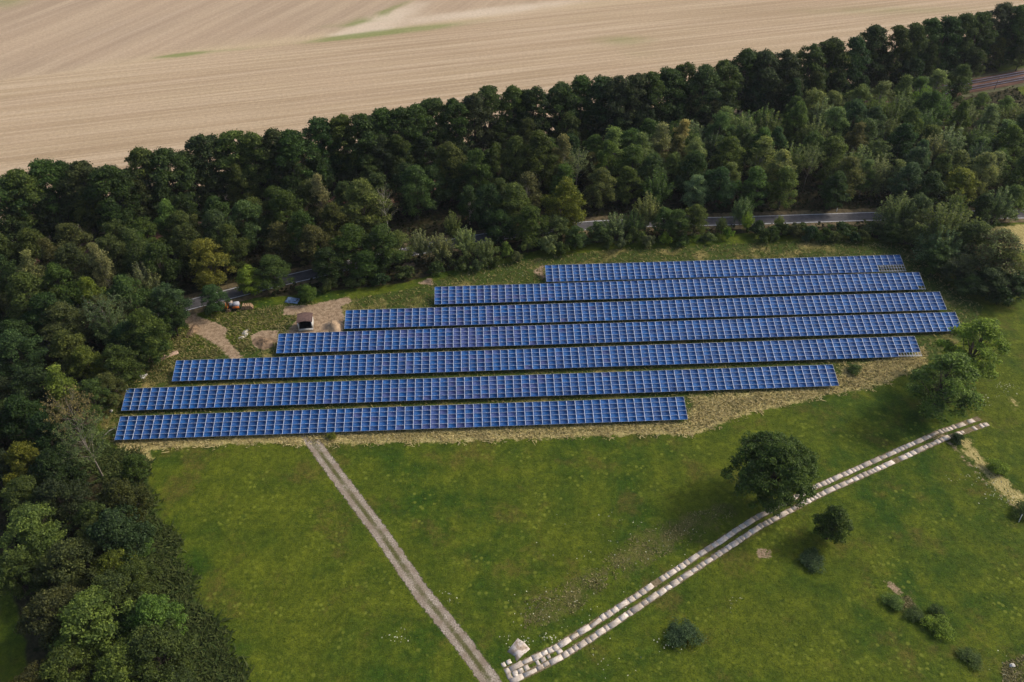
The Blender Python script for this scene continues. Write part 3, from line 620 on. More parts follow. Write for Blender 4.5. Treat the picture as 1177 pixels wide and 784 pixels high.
# (2) surveyed trees: crown-top pixel, height, radius, kind, colour, zone
S = [
 # lower left wood
 (91,694,12,6.2,'fine','lt','leftlow'),(168,696,10,4.6,'fine','lt','leftlow'),(51,686,11,5.2,'fine','bn','leftlow'),(71,628,11,5.4,'fine','ol','leftlow'),(28,588,12,6,'fine','lt','leftlow'),
 (122,592,12,5.6,'fine','bl','leftlow'),(104,602,10,4,'fine','ol','leftlow'),(123,638,9,3.6,'fine','yl','leftlow'),(147,652,9,4.2,'fine','gr','leftlow'),(122,666,10,4.5,'fine','ol','leftlow'),
 (168,734,11,5.6,'fine','ol','leftlow'),(129,758,10,5,'fine','lt','leftlow'),(66,756,10,5,'fine','gr','leftlow'),(100,580,10,3.6,'fine','ol','leftlow'),(130,556,11,4.6,'fine','bn','leftlow'),(57,556,12,5,'fine','dk2','leftlow'),
 (90,492,13,4.6,'sparse','sg','leftlow'),(72,462,13,4.6,'sparse','pb','leftlow'),(18,514,12,4.6,'fine','yl','leftlow'),(150,525,6,2.6,'broad','gr','leftlow'),(160,618,4.5,1.8,'broad','lt','leftlow'),(52,524,12,5,'fine','dk','leftlow'),
 (20,552,11,4.6,'fine','gr','leftlow'),(8,640,10,4.2,'fine','gr','leftlow'),(100,720,9,4,'fine','gr','leftlow'),(150,705,8,3.6,'fine','dk','leftlow'),(30,775,9,4,'fine','bn','leftlow'),(192,778,7,3.5,'fine','ol','leftlow'),
 # left wood, beside the entry
 (116,347,13,4.6,'sparse','sg','left'),(116,352,12,4.2,'plume','sg','left'),(28,292,15,3.4,'birch','pb','left'),(107,283,15,3.2,'birch','pb','left'),(155,300,13,4,'plume','sg','left'),(150,268,15,4.2,'birch','ol','left'),
 (22,318,15,6,'broad','gr','left'),(75,285,14,5,'broad','dk2','left'),(47,342,13,5.5,'broad','dk','left'),(97,322,13,4,'broad','yl','left'),(140,322,13,6,'broad','gr','left'),(9,384,12,5,'broad','bl','left'),(71,384,12,5,'broad','ol','left'),
 (93,402,10,3.6,'broad','yl','left'),(60,425,13,3.6,'birch','lt','left'),(30,425,12,5,'broad','dk','left'),(160,360,13,5,'broad','gr','left'),(185,330,12,4.5,'broad','bl','left'),(130,400,10,4.5,'broad','gr','left'),(165,380,9,4,'broad','gr','left'),
 (100,440,9,3.8,'broad','gr','left'),(15,460,12,5,'broad','dk','left'),(190,345,10,3.6,'broad','dk','left'),(118,432,8,3.5,'broad','ol','left'),(45,480,12,4.6,'broad','dk','left'),(140,375,10,4.6,'broad','dk','left'),
 # behind the entry road
 (231,278,13,5.6,'broad','yl','mid'),(283,308,7.5,3.6,'broad','br','midroad'),(309,296,9,4.8,'broad','gr','midroad'),(352,330,4.2,2.2,'broad','lt','midroad'),(240,330,7,3.6,'broad','bl','midroad'),
 (244,244,14,5,'broad','bl','mid'),(279,234,14,5,'broad','pg','mid'),(325,222,15,5.6,'broad','gr','mid'),(363,203,16,3.2,'birch','pb','mid'),(414,210,16,7.4,'broad','pg','mid'),(381,236,13,5,'broad','ol','mid'),(440,214,15,2.6,'dead','pb','mid'),
 (358,262,12,5,'broad','bn','mid'),(221,250,13,3,'birch','ol','mid'),(188,232,14,4,'broad','lt','mid'),(205,225,14,4,'broad','dk','mid'),(345,245,14,4.6,'broad','gr','mid'),(400,262,12,5.5,'broad','gr','mid'),(437,262,12,5.5,'broad','gr','mid'),(375,288,9,4.5,'broad','dk','mid'),(420,290,8,4.5,'broad','gr','mid'),
 (515,166,17,5,'oak','ol','mid'),(547,175,16,5,'broad','gr','mid'),(570,168,16,4.6,'broad','gr','mid'),(593,160,17,5.5,'broad','gr','mid'),(620,155,18,6.5,'broad','gr','mid'),(648,158,16,4,'birch','pb','mid'),(476,194,15,5.5,'broad','gr','mid'),
 (519,240,10,2.4,'plume','pg','array'),(480,262,9,3.4,'plume','sg','array'),(505,266,9,3.6,'plume','sg','array'),(534,260,9,3.8,'plume','sg','array'),(558,272,8,3.2,'plume','pg','array'),(455,268,9,4,'broad','pg','array'),
 (581,280,4.5,2.2,'shrub','lt','array'),(607,272,5,2.6,'shrub','pg','array'),(650,208,15,6,'broad','yl','mid'),(630,272,5,2.8,'shrub','sg','array'),(590,215,13,6,'broad','gr','mid'),(560,215,13,5,'broad','dk','mid'),(610,240,11,5,'broad','gr','mid'),(575,245,9,4.5,'broad','dk','mid'),(640,250,8,4,'broad','ol','array'),(662,262,6,3.2,'broad','gr','array'),
 (706,148,15,5,'birch','pg','right'),(730,168,14,4.6,'broad','gr','right'),(692,196,12,4.6,'broad','ol','right'),(664,178,13,3.6,'sparse','sg','right'),(762,145,14,4.6,'birch','sg','right'),(752,178,13,4.6,'broad','bl','right'),(781,158,14,4,'birch','bn','right'),
 (747,219,12,4.2,'plume','sg','array'),(709,243,8,3.8,'plume','sg','array'),(730,240,8,3.4,'plume','pg','array'),(765,241,8,3.4,'broad','gr','array'),(688,256,6,3,'broad','bl','array'),(730,262,4.5,2.6,'shrub','gr','array'),(781,243,8,3.6,'broad','gr','array'),(802,238,8.5,3.8,'broad','gr','array'),(765,268,3.5,1.8,'shrub','br','array'),
 # big wood right of centre
 (787,140,14,4,'birch','pb','right'),(831,130,14,4.5,'broad','pg','right'),(858,128,14,4.4,'plume','sg','right'),(891,125,14,5,'plume','pg','right'),(949,111,14,5.4,'plume','sg','right'),(989,102,13,4.6,'plume','sg','right'),(1016,107,13,4.4,'plume','pg','right'),
 (1043,102,13,4.6,'plume','sg','right'),(1067,95,13,4,'plume','lt','right'),(1090,103,12,4,'plume','lt','right'),(1117,114,12,4.2,'plume','sg','right'),(1070,122,13,5,'plume','pg','right'),(1043,145,14,5.5,'broad','dk','right'),(1100,142,14,5.4,'plume','sg','right'),
 (989,144,13,4,'birch','bn','right'),(1131,140,13,4,'plume','pg','right'),(1161,140,13,5,'birch','pg','right'),(1150,176,12,4,'birch','sg','right'),(1110,196,12,5.5,'broad','yl','right'),(1016,176,13,4,'plume','sg','right'),(942,132,14,5,'plume','pg','right'),
 (1080,150,13,5,'plume','sg','right'),(1158,213,11,4.5,'plume','sg','right'),(800,176,14,5.4,'broad','dk','right'),(841,160,14,5.2,'broad','gr','right'),(880,160,14,5,'birch','pg','right'),(915,160,14,5,'plume','pg','right'),(960,160,14,5,'broad','gr','right'),
 (935,172,13,3.4,'sparse','sg','right'),(1000,185,11,3,'birch','sg','right'),(870,195,12,5,'broad','gr','right'),(905,195,12,5,'broad','gr','right'),(830,195,12,5,'broad','dk','right'),(1050,190,13,5,'broad','bl','right'),(1075,200,12,5,'broad','dk','right'),(965,200,11,4.5,'broad','dk','right'),
 (1130,108,9,4,'broad','lt','right'),(1160,112,8,4,'broad','lt','right'),(1150,120,10,4,'plume','pg','right'),(1175,118,10,4,'plume','pg','right'),(1060,225,11,4,'broad','bl','right'),(1135,225,10,4,'broad','dk','right'),(1172,215,10,4,'broad','pg','right'),
 # along the road on the array side
 (857,224,9,3.0,'plume','pg','hedge'),(862,243,6,1.8,'plume','br','hedge'),(832,248,5.5,1.8,'plume','gr','hedge'),(838,262,3.5,1.5,'shrub','br','hedge'),(898,247,4,1.4,'plume','lt','hedge'),
 (1042,222,11.5,5.8,'willow','sg','hedge'),(1100,234,14,8.0,'willow','pg','hedge'),(1156,266,13.5,7.5,'thin','sg','hedge'),(1172,315,7,4.6,'broad','dk','hedge'),(1142,312,7,4.8,'broad','dk2','hedge'),(1085,282,7,4.6,'broad','oak','hedge'),(1112,296,7.5,4.8,'broad','dk2','hedge'),(1062,262,6.5,4.0,'broad','gr','hedge'),(1030,258,5,3.6,'broad','oak','hedge'),(1092,262,10,6.2,'willow','sg','hedge'),(1128,258,11,6,'broad','ol','hedge'),(1163,288,10,6.2,'thin','pg','hedge'),(1120,318,5,3.8,'broad','oak','hedge'),(1075,300,4,3.0,'shrub','gr','hedge'),(1155,330,5,3.6,'shrub','dk','hedge'),
]
for t in S:
    q = P(t[0], t[1], t[2]); tree(q[0], q[1], t[2], t[3], *t[4:7])
# low hedge between road and top row
for i in range(24):
    px = 872+i*8.6; q = P(px, 262+rt.uniform(-4, 5), 3); tree(q[0], q[1], rt.uniform(2.6, 4.0), rt.uniform(2.0, 3.0), 'shrub', rt.choice(['gr', 'oak', 'bl', 'gr', 'ol']), 'hedgelow')
for px, py in ((672, 272), (700, 274), (715, 277), (745, 274), (785, 272), (595, 292), (570, 296), (548, 302), (815, 268), (645, 283)):
    q = P(px, py, 2.5); tree(q[0], q[1], rt.uniform(2.2, 3.4), rt.uniform(1.7, 2.6), 'shrub', rt.choice(['gr', 'pg', 'sg', 'gr']), 'hedgelow')
for px, py in ((350, 330), (375, 322), (405, 318), (435, 316), (465, 308), (500, 304), (530, 298)):
    q = P(px, py, 3); tree(q[0], q[1], 3.2, 2.6, 'shrub', rt.choice(['gr', 'dk', 'oak']), 'hedgelow')
# (3) solitary trees in the meadow, with their own words
def solo(px, py, h, R, kind, col, label, base=False):
    q = P(px, py, 0 if base else h); e = tree(q[0], q[1], h, R, kind, col, 'solo', label, jit=.03); return e
solo(878, 575, 14.5, 8.2, 'lone', 'lone', 'big round dark oak alone in the meadow beside the slab track', True)
solo(950, 619, 7.8, 3.3, 'small', 'gr', 'small dark tree just below the slab track, right of the big oak', True)
solo(1070, 477, 15.0, 6.3, 'ash', 'lt', 'airy ash tree at the right end of the slab track, left of its brighter neighbour', True)
solo(1104, 434, 15, 6.0, 'ash', 'br', 'bright yellow-green ash tree behind the slab track end, nearest the solar row corner', True)
for a in ((931, 645, 1.2, 2.2, 'bl', 'low bluish bush in the shade left of the small dark tree'), (784, 732, 1.6, 2.6, 'bl', 'low bluish-green bush alone below the middle of the slab track'),
          (1026, 693, 1.1, 1.7, 'lt', 'light green bush beside the bare soil patch, leftmost of the low bushes'), (1051, 709, .9, 1.5, 'gr', 'dark green bush between the two light green ones'),
          (1079, 722, 1.5, 2.1, 'br', 'pale green rounded bush, largest of the low bushes in the corner meadow'), (1076, 704, 1.0, 1.2, 'gr', 'tiny dark bush just behind the pale rounded one'),
          (1114, 757, .8, 1.7, 'gr', 'dark low bush nearest the bottom right of the meadow'), (1098, 507, 1.4, 1.5, 'dk', 'small dark bush by the end of the slab track on the dry strip'),
          (1143, 541, 1.8, 1.9, 'br', 'bright yellow-topped bush on the dry grass strip at the right'), (1174, 590, 1.6, 1.8, 'gr', 'green bush low on the dry grass strip at the right edge'),
          (382, 503, 1.0, 1.0, 'yl', 'small yellow bush at the lower edge of the front row beside the gravel path'), (981, 427, 1.3, 1.6, 'gr', 'green bush in the dry grass right of the second row end')):
    solo(a[0], a[1], a[2], a[3], 'bush', a[4], a[5], True)
# (3b) the belt of trees on the near side of the railway, and the belt below the road in the left wood
rt.seed(44); nr_ = np.array([rdv[1], -rdv[0]])
for i in range(36):
    q = np.array(r0)-rdv*(12+i*8.2+rt.uniform(-1.5, 1.5))+nr_*rt.uniform(9, 11.5); px = PX((q[0], q[1], 8))[0]
    if px < -40: break
    tree(q[0], q[1], rt.uniform(11.5, 14), rt.uniform(4.6, 5.8), 'broad' if px < 750 else rt.choice(['broad', 'plume', 'birch']), rt.choice(['oak', 'gr', 'dk', 'dk2', 'ol'] if px < 750 else ['pg', 'gr', 'sg']), 'mid' if px < 680 else 'right')
for i in range(9):
    x = -88-i*7.5; y = np.interp(x, [p[0] for p in ROAD], [p[1] for p in ROAD])-rt.uniform(5.5, 7); px, py = PX((x, y, 8))
    if px > -40: tree(x, y, rt.uniform(11, 13), rt.uniform(4.8, 5.8), 'broad', rt.choice(['gr', 'dk', 'ol', 'dk2']), 'left')
# (4) the rest of the wood
CLEAR = [(202, 338, 230, 362), (250, 326, 274, 348), (322, 306, 346, 326), (676, 247, 704, 262), (812, 243, 1022, 262), (1096, 74, 1200, 112), (200, 356, 420, 420)]
rs = random.Random(21)
woods = [(WOODL, 'left'), (WOODM, 'mid')]
def bbox(x, y, h, R):
    a = PX((x, y, 0)); t = PX((x, y, h)); l = PX((x-R*.8, y, h*.6))[0]; r = PX((x+R*.8, y, h*.6))[0]; return l, t[1], r, a[1]
occ = [(t[1], t[2], t[4]) for t in TREES]
def inside(x, y, poly): return sd_poly(np.array([x]), np.array([y]), poly)[0]
cnt = 0
for it in range(9000):
    if cnt >= 135: break
    x, y = rs.uniform(-165, 215), rs.uniform(45, 300)
    wl, wm = inside(x, y, WOODL), inside(x, y, WOODM)
    if max(wl, wm) < (6.5 if wl > wm and y < 105 else 2.5): continue
    if d_line(np.array([x]), np.array([y]), ROAD)[0] < 5.5 or d_line(np.array([x]), np.array([y]), RAIL)[0] < 9: continue
    px, py = PX((x, y, 6))
    if px < -60 or px > 1240 or py > 860: continue
    h, R = rs.uniform(10, 15), rs.uniform(3.6, 5.2)
    if wm > wl and y > np.interp(x, [p[0] for p in RAIL], [p[1] for p in RAIL])-2: continue
    if any((x-a)**2+(y-b)**2 < (.62*(R+c))**2 for a, b, c in occ): continue
    l, t, r, b = bbox(x, y, h, R)
    if any(l < q[2] and r > q[0] and t < q[3] and b > q[1] for q in CLEAR): continue
    kind = 'fine' if py > 480 else rs.choice(['broad', 'broad', 'broad', 'birch', 'plume'] if px > 680 else ['broad', 'broad', 'broad', 'birch'])
    col = rs.choice(['pg', 'gr', 'sg', 'gr', 'ol', 'bl'] if px > 680 else ['dk', 'gr', 'dk2', 'gr', 'ol', 'oak', 'bn', 'bl'])
    tree(x, y, h, R, kind, col, 'left' if wl > wm and py < 480 else ('leftlow' if wl > wm else ('right' if px > 680 else 'mid'))); occ.append((x, y, R)); cnt += 1

# ---- tree words: look + place + rank inside its own small patch
ORD = ['first', 'second', 'third', 'fourth', 'fifth', 'sixth', 'seventh', 'eighth', 'ninth', 'tenth', 'eleventh', 'twelfth', 'thirteenth', 'fourteenth', 'fifteenth', 'sixteenth', 'seventeenth', 'eighteenth', 'nineteenth', 'twentieth']
def ordw(i):
    if i < 20: return ORD[i]
    n = i+1; return '%d%s' % (n, {1: 'st', 2: 'nd', 3: 'rd'}.get(n % 10 if n % 100 not in (11, 12, 13) else 0, 'th'))
ZN = dict(field='along the stubble field', fieldlow='at the foot of the stubble field treeline', leftlow='lower left wood', left='left wood', mid='entrance wood', midroad='by the road at the dirt entrance',
          array='between road and solar rows', right='wood above road', hedge='below the road at right', hedgelow='in the low hedge behind solar rows')
GR = dict(field='tall trees along the stubble field', fieldlow='lower trees at the foot of the field treeline', leftlow='trees of the lower left wood', left='trees of the wood left of the rows', mid='trees of the wood behind the entrance',
          midroad='trees by the entrance road', array='trees between road and solar rows', right='trees of the wood above the road', hedge='trees on the array side of the road', hedgelow='low hedge shrubs behind the solar rows')
buckets = {}
for t in TREES:
    if t[8]: t[0]['label'] = t[8]; t[0]['group'] = 'solitary trees and bushes in the meadow'; continue
    t[0]['group'] = GR[t[7]]; px, py = PX((t[1], t[2], t[3]))
    sub = ''
    if t[7] in ('left', 'leftlow', 'mid', 'right'):
        cut = dict(left=(330, 400), leftlow=(580, 680), mid=(210, 260), right=(130, 180))[t[7]]
        sub = 'far part of ' if py < cut[0] else ('middle of ' if py < cut[1] else 'near part of ')
    buckets.setdefault((CN[t[6]]+' '+KN[t[5]][1], t[7], sub), []).append((px, t))
for (look, z, sub), L in buckets.items():
    L.sort(key=lambda a: a[0])
    for i, (px, t) in enumerate(L):
        where = ('in '+sub if sub else '')+ZN[z]
        t[0]['label'] = '%s %s' % (look, where) if len(L) == 1 else '%s, %s from left %s' % (look, ordw(i), where)

# ------------------------------------------------------------------ ground cover (stuff)
def rand_in(polys, n, rs_, sd_min=0):
    out = []
    for poly in polys:
        a = np.array(poly); lo, hi = a.min(0), a.max(0); area = (hi-lo).prod()
        x = rs_.uniform(lo[0], hi[0], n); y = rs_.uniform(lo[1], hi[1], n); ok = sd_poly(x, y, poly) > sd_min; out.append(np.stack([x[ok], y[ok]], 1))
    return np.concatenate(out)
def tufts(name, pts, hgt, wid, rs_, mat, cols=None, lean=.35):
    n = len(pts); b = np.concatenate([pts, np.zeros((n, 1))], 1); a = rs_.rand(n)*6.283; hh = hgt*(.5+rs_.rand(n)); ww = wid*(.6+.8*rs_.rand(n))
    t = np.stack([np.cos(a), np.sin(a), a*0], 1)*ww[:, None]/2; l = np.concatenate([rs_.randn(n, 2)*lean*hh[:, None], hh[:, None]], 1)
    V = np.stack([b-t, b+t, b+l+t*.35, b+l-t*.5], 1).reshape(-1, 3); return mesh_np(name, V, np.arange(4*n).reshape(-1, 4), [mat])
def tuft_mat(name, a, b, trans=.3):
    k = NT(name, .8, .1); gi = k.n('ShaderNodeNewGeometry').outputs['Random Per Island']; c = k.mix(gi, a, b)
    c = k.mix(k.math('MULTIPLY', k.ramp(k.noise(.25, 3), .4, .65), .5), c, tuple((u_+v_)*.35 for u_, v_ in zip(a, b))); k.color(c)
    tr = k.n('ShaderNodeBsdfTranslucent'); k.put(tr.inputs[0], c); mx_ = k.n('ShaderNodeMixShader'); mx_.inputs[0].default_value = trans
    k.t.links.new(k.b.outputs[0], mx_.inputs[1]); k.t.links.new(tr.outputs[0], mx_.inputs[2]); k.t.links.new(mx_.outputs[0], k.t.nodes['Material Output'].inputs[0]); return k.m
rn_ = np.random.RandomState(77)
def mx2(p): return np.max([sd_poly(p[:, 0], p[:, 1], q) for q in DIRT[:3]], 0)
pts = rand_in([DRYB[0]], 125000, rn_, -1.2); sd_ = sd_poly(pts[:, 0], pts[:, 1], DRYB[0]); pts = pts[sd_+.8*np.sin(pts[:, 0]*.8+pts[:, 1])+rn_.randn(len(pts))*.8 > .5]; tag(link('dry_grass', tufts('dry_grass', pts, .24, .20, rn_, tuft_mat('dry_grass', (.38, .31, .12), (.66, .55, .28)), lean=1.5)), 'straw-coloured dry grass growing along the front edge of the solar rows', 'grass', kind='stuff')
pts = rand_in([GRASSL], 90000, rn_, -1.5); sd_ = sd_poly(pts[:, 0], pts[:, 1], GRASSL); pts = pts[sd_+1.4*np.sin(pts[:, 1]*.55)*np.cos(pts[:, 1]*.21+1)+rn_.randn(len(pts))*.7 > .3]; tag(link('tall_grass', tufts('tall_grass', pts, .38, .34, rn_, tuft_mat('tall_grass', (.034, .060, .014), (.105, .125, .036)), lean=1.6)), 'dark tall grass and nettles between lower left wood and meadow', 'grass', kind='stuff')
pts = np.concatenate([rand_in([ARRAY], 60000, rn_), rand_in([YARD], 16000, rn_)]); pts = pts[mx2(pts) < -.3]; tag(link('array_grass', tufts('array_grass', pts, .25, .28, rn_, tuft_mat('array_grass', (.08, .10, .020), (.38, .32, .13)), lean=1.2)), 'olive and straw grass growing between and under the solar rows', 'grass', kind='stuff')
MEAD = PL([(165, 522), (350, 506), (790, 498), (1010, 448), (1090, 400), (1200, 380), (1200, 800), (300, 800), (215, 640)])
pts = rand_in([MEAD], 60000, rn_)
dd = np.minimum(d_line(pts[:, 0], pts[:, 1], GPATH)-1.6, d_line(pts[:, 0], pts[:, 1], STRACK)-1.7); pts = pts[dd > 0]
tag(link('meadow_grass', tufts('meadow_grass', pts, .045, .26, rn_, tuft_mat('meadow_grass', (.050, .085, .008), (.115, .150, .016)), lean=2.5)), 'low green grass tussocks across the open meadow', 'grass', kind='stuff')
pts = rand_in(WEED, 9000, rn_, .3); pts = pts[(np.sin(pts[:, 0]*.9+np.sin(pts[:, 1]*.7)*2)+np.cos(pts[:, 1]*1.3+pts[:, 0]*.35)+rn_.randn(len(pts))*1.8) > 1.3]; tag(link('weeds', tufts('weeds', pts, .12, .20, rn_, tuft_mat('weeds', (.08, .085, .022), (.42, .36, .18)), lean=1.2)), 'brown seeded weeds and thistles in the meadow beside the slab track', 'weeds', kind='stuff')
# pale flower heads, scattered in loose patches
fl = []
for px, py, n, s in ((1130, 555, 60, 2.4), (1150, 572, 30, 1.5), (1157, 447, 40, 1.3), (1132, 462, 30, 1.2), (628, 735, 22, .7), (604, 737, 12, .5), (582, 736, 8, .4), (458, 733, 20, .9), (514, 687, 14, .7), (650, 700, 30, 4), (735, 625, 45, 5), (700, 650, 25, 6), (765, 740, 18, 1.5), (700, 765, 16, 2), (1170, 770, 20, 2.5), (840, 692, 10, 2), (640, 720, 16, 3), (600, 705, 16, 3), (540, 180+125, 14, 2.5), (590, 310, 14, 3)):
    q = P(px, py)
    for _ in range(n): fl.append((q[0]+rn_.randn()*s, q[1]+rn_.randn()*s*.8))
fl = np.array(fl)
c_ = np.concatenate([fl, np.full((len(fl), 1), .45)], 1); V = quads_from(c_, rn_.randn(len(fl), 3)*.5+np.array([0, 0, 1.]), np.full(len(fl), .20), rn_, .9)
tag(link('wildflowers', mesh_np('wildflowers', V, np.arange(4*len(fl)).reshape(-1, 4), [simple('flower_white', (.42, .42, .30), .8, .3, 3)])), 'pale wildflower heads scattered in loose patches on the meadow', 'flowers', kind='stuff')
# leafy undergrowth on the wood's floor
pts = np.concatenate([rand_in([WOODL], 26000, rn_, 1.5), rand_in([WOODM], 70000, rn_, 0)])
pts = pts[(d_line(pts[:, 0], pts[:, 1], ROAD) > 3.6) & (d_line(pts[:, 0], pts[:, 1], RAIL) > 7.5)]
ug = np.concatenate([pts, rn_.rand(len(pts), 1)*1.1+.1], 1); V = quads_from(ug, rn_.randn(len(ug), 3)*.6+np.array([0, 0, .8]), np.full(len(ug), .9), rn_)
tag(link('undergrowth', mesh_np('undergrowth', V, np.arange(4*len(ug)).reshape(-1, 4), [tuft_mat('undergrowth', (.015, .025, .007), (.055, .06, .02))])), 'dark leafy undergrowth covering the floor of the wood', 'undergrowth', kind='stuff')

# ------------------------------------------------------------------ hut and small things
def rot2(v, a): return (v[0]*math.cos(a)-v[1]*math.sin(a), v[0]*math.sin(a)+v[1]*math.cos(a))
q = P(352, 380.5); hut = empty('hut', (q[0], q[1], 0), rad(8)); tag(hut, 'small white hut with brown roof and dark open front behind the fourth solar row', 'hut')
wl_ = simple('hut_white', (.62, .60, .55), .8, .12, 2); rf_ = simple('hut_roof', (.14, .085, .07), .8, .2, 2); dk_ = simple('hut_inside', (.03, .025, .02), .9, .2, 2)
W, D, Hh = 3.2, 2.9, 2.5
def part(name, fn, mat, par=hut):
    mb = MB(); fn(mb); return link(name, mb.mesh(name, [mat]), par)
part('back_wall', lambda b: b.box((0, D, Hh/2), (W, .1, Hh)), wl_)
part('side_wall', lambda b: b.box((-W/2+.05, D/2, Hh/2), (.1, D-.11, Hh)), wl_); part('side_wall', lambda b: b.box((W/2-.05, D/2, Hh/2), (.1, D-.11, Hh)), wl_)
part('front_sill', lambda b: (b.box((0, 0, .35), (W, .1, .7)), b.box((-W/2+.1, 0, 1.6), (.2, .1, 1.79)), b.box((W/2-.1, 0, 1.6), (.2, .1, 1.79))), wl_)
part('floor', lambda b: b.box((0, D/2, .08), (W-.24, D-.24, .12)), dk_)
part('inner_shelf', lambda b: (b.box((0, D*.7, 1.0), (W-.3, .7, .06)), b.box((0, D-.12, 1.2), (W-.3, .06, 2.3))), dk_)
def roof(b):
    n = 12; pr_ = [(-W/2-.15+(W+.3)*i/n, Hh+.03+.38*math.sin(math.pi*i/n)) for i in range(n+1)]
    for (x0, z0), (x1, z1) in zip(pr_[:-1], pr_[1:]):
        V = [(x0, -.2, z0), (x1, -.2, z1), (x1, D+.2, z1), (x0, D+.2, z0), (x0, -.2, z0+.07), (x1, -.2, z1+.07), (x1, D+.2, z1+.07), (x0, D+.2, z0+.07)]
        b.add(V, [[3, 2, 1, 0], [4, 5, 6, 7], [0, 1, 5, 4], [2, 3, 7, 6], [0, 4, 7, 3], [1, 2, 6, 5]])
part('roof', roof, rf_)
def mound(name, px, py, rx, ry, h, mat, label, cat, seed, lumps=.25):
    r_ = np.random.RandomState(seed); n, mrings = 28, 8; q = P(px, py); V = [(0, 0, h*1.0)]; F = []
    ph = r_.rand(6)*6.28
    for i in range(1, mrings+1):
        f = i/mrings
        for j in range(n):
            a = 2*math.pi*j/n; w_ = 1+.14*math.sin(2*a+ph[0])+.10*math.sin(3*a+ph[1])+.06*math.sin(5*a+ph[2])
            z = h*(math.cos(math.pi*f)*.5+.5)*(1+lumps*r_.randn()*.5)-.02*(i == mrings)
            V.append((math.cos(a)*rx*f*w_, math.sin(a)*ry*f*w_, max(z, -.03)))
    for j in range(n):
        if j % 2 == 0: F.append([0, 1+j, 1+(j+1) % n, 1+(j+2) % n])
    for i in range(mrings-1):
        for j in range(n): F.append([1+i*n+j, 1+(i+1)*n+j, 1+(i+1)*n+(j+1) % n, 1+i*n+(j+1) % n])
    o = link(name, mesh_np(name, V, F, [mat], smooth=True), None, (q[0], q[1], 0)); tag(o, label, cat); return o
sandm = simple('sand_soil', (.42, .30, .19), .95, .3, 1.2); brm = simple('brown_soil', (.20, .135, .08), .95, .5, 1); whm = simple('chalk_gravel', (.56, .52, .43), .95, .25, 1.5)
mound('soil_mound', 383, 376, 2.6, 2.6, 1.5, sandm, 'light brown heap of soil right of the small hut', 'soil heap', 1)
mound('soil_mound', 304, 394, 2.8, 2.4, .6, brm, 'low dark brown heap of soil left of the fourth solar row', 'soil heap', 2, .5)
mound('gravel_heap', 282, 383, .8, 1.3, .35, whm, 'white heap of gravel on the grass beside the dirt entrance', 'gravel heap', 3, .6)
mound('gravel_heap', 278, 388, .8, .6, .2, whm, 'small white spill of gravel just left of the white heap', 'gravel heap', 4, .6)
mound('soil_mound', 222, 380, 1.4, 2.4, .5, brm, 'dark strip of heaped soil along the left side of the dirt entrance', 'soil heap', 6, .5)
# plank-like long timber slab at the wood's edge
q = P(190, 410.5); mb = MB(); mb.box((0, 0, .12), (5.6, 1.1, .18)); mb.box((-.6, .1, .26), (3.6, .35, .1), .03); mb.box((1.0, -.3, .26), (3.0, .3, .1), -.02)
tag(link('timber_stack', mb.mesh('timber_stack', [simple('timber_pinkish', (.36, .25, .18), .85, .25, 1.2)]), None, (q[0], q[1], 0), rad(33)), 'low pinkish-brown stack of long timber near the left wood edge', 'timber')
def rock(px, py, s, mat, label, seed, name='stone'):
    r_ = np.random.RandomState(seed); mb = MB(); n = 9; V = [(0, 0, s*.7)]
    for f, z in ((.55, .62), (.95, .3), (1, 0)):
        for j in range(n): a = 2*math.pi*j/n; w_ = 1+.18*r_.randn(); V.append((math.cos(a)*s*f*w_, math.sin(a)*s*f*w_*.8, z*s*(1+.15*r_.randn()*(z > 0))-.03*(z == 0)))
    F = [[0, 1+j, 1+(j+1) % n, 1+(j+2) % n] for j in range(0, n-1, 2)]+[[1+i*n+j, 1+(i+1)*n+j, 1+(i+1)*n+(j+1) % n, 1+i*n+(j+1) % n] for i in range(2) for j in range(n)]
    q = P(px, py); tag(link(name, mesh_np(name, V, F, [mat]), None, (q[0], q[1], 0), r_.rand()*6), label, 'stone')
stm = simple('stone_white', (.55, .52, .47), .9, .25, 2)
rock(163, 434, .75, stm, 'larger white stone of a touching pair in the grass beside the left wood', 1)
rock(167.5, 431.5, .55, stm, 'smaller white stone touching the larger one beside the left wood', 2)
rock(128, 472.5, .4, stm, 'small white stone alone near the left end of the sixth row', 3)
rock(1163, 765, .4, stm, 'grey-white stone among weeds at the bottom right of the meadow', 4)
# stone pad beside the track start
q = P(596, 747); mb = MB(); rg = random.Random(9)
pts8 = [(-1.75, -.3), (-1.0, .7), (-.1, 1.9), (.9, 1.2), (1.75, .1), (.6, -.9), (-.35, -1.9), (-.6, -1.0)]
V = [(x, y, z_) for z_ in (-.02, .035) for x, y in pts8]+[(0, 0, .037)]; F = [[8+i, 8+(i+1) % 8, 8+(i+2) % 8, 16] for i in (0, 2, 4, 6)]+[[i, (i+1) % 8, 8+(i+1) % 8, 8+i] for i in range(8)]
mb.add([(x, y, z_) for x, y, z_ in V], F[::1])
kp = NT('pad_concrete', .9, .2); cp = kp.mix(kp.ramp(kp.noise(.9, 3, .5), .42, .58), (.36, .28, .21), (.64, .56, .49)); kp.color(kp.mix(1.0, cp, kp.mix(kp.noise(4, 4), (.75, .75, .75), (1.15, 1.15, 1.15)), 'MULTIPLY'))
tag(link('concrete_pad', mb.mesh('concrete_pad', [kp.m]), None, (q[0], q[1], 0)), 'diamond-shaped broken concrete pad beside the start of the slab track', 'concrete pad')
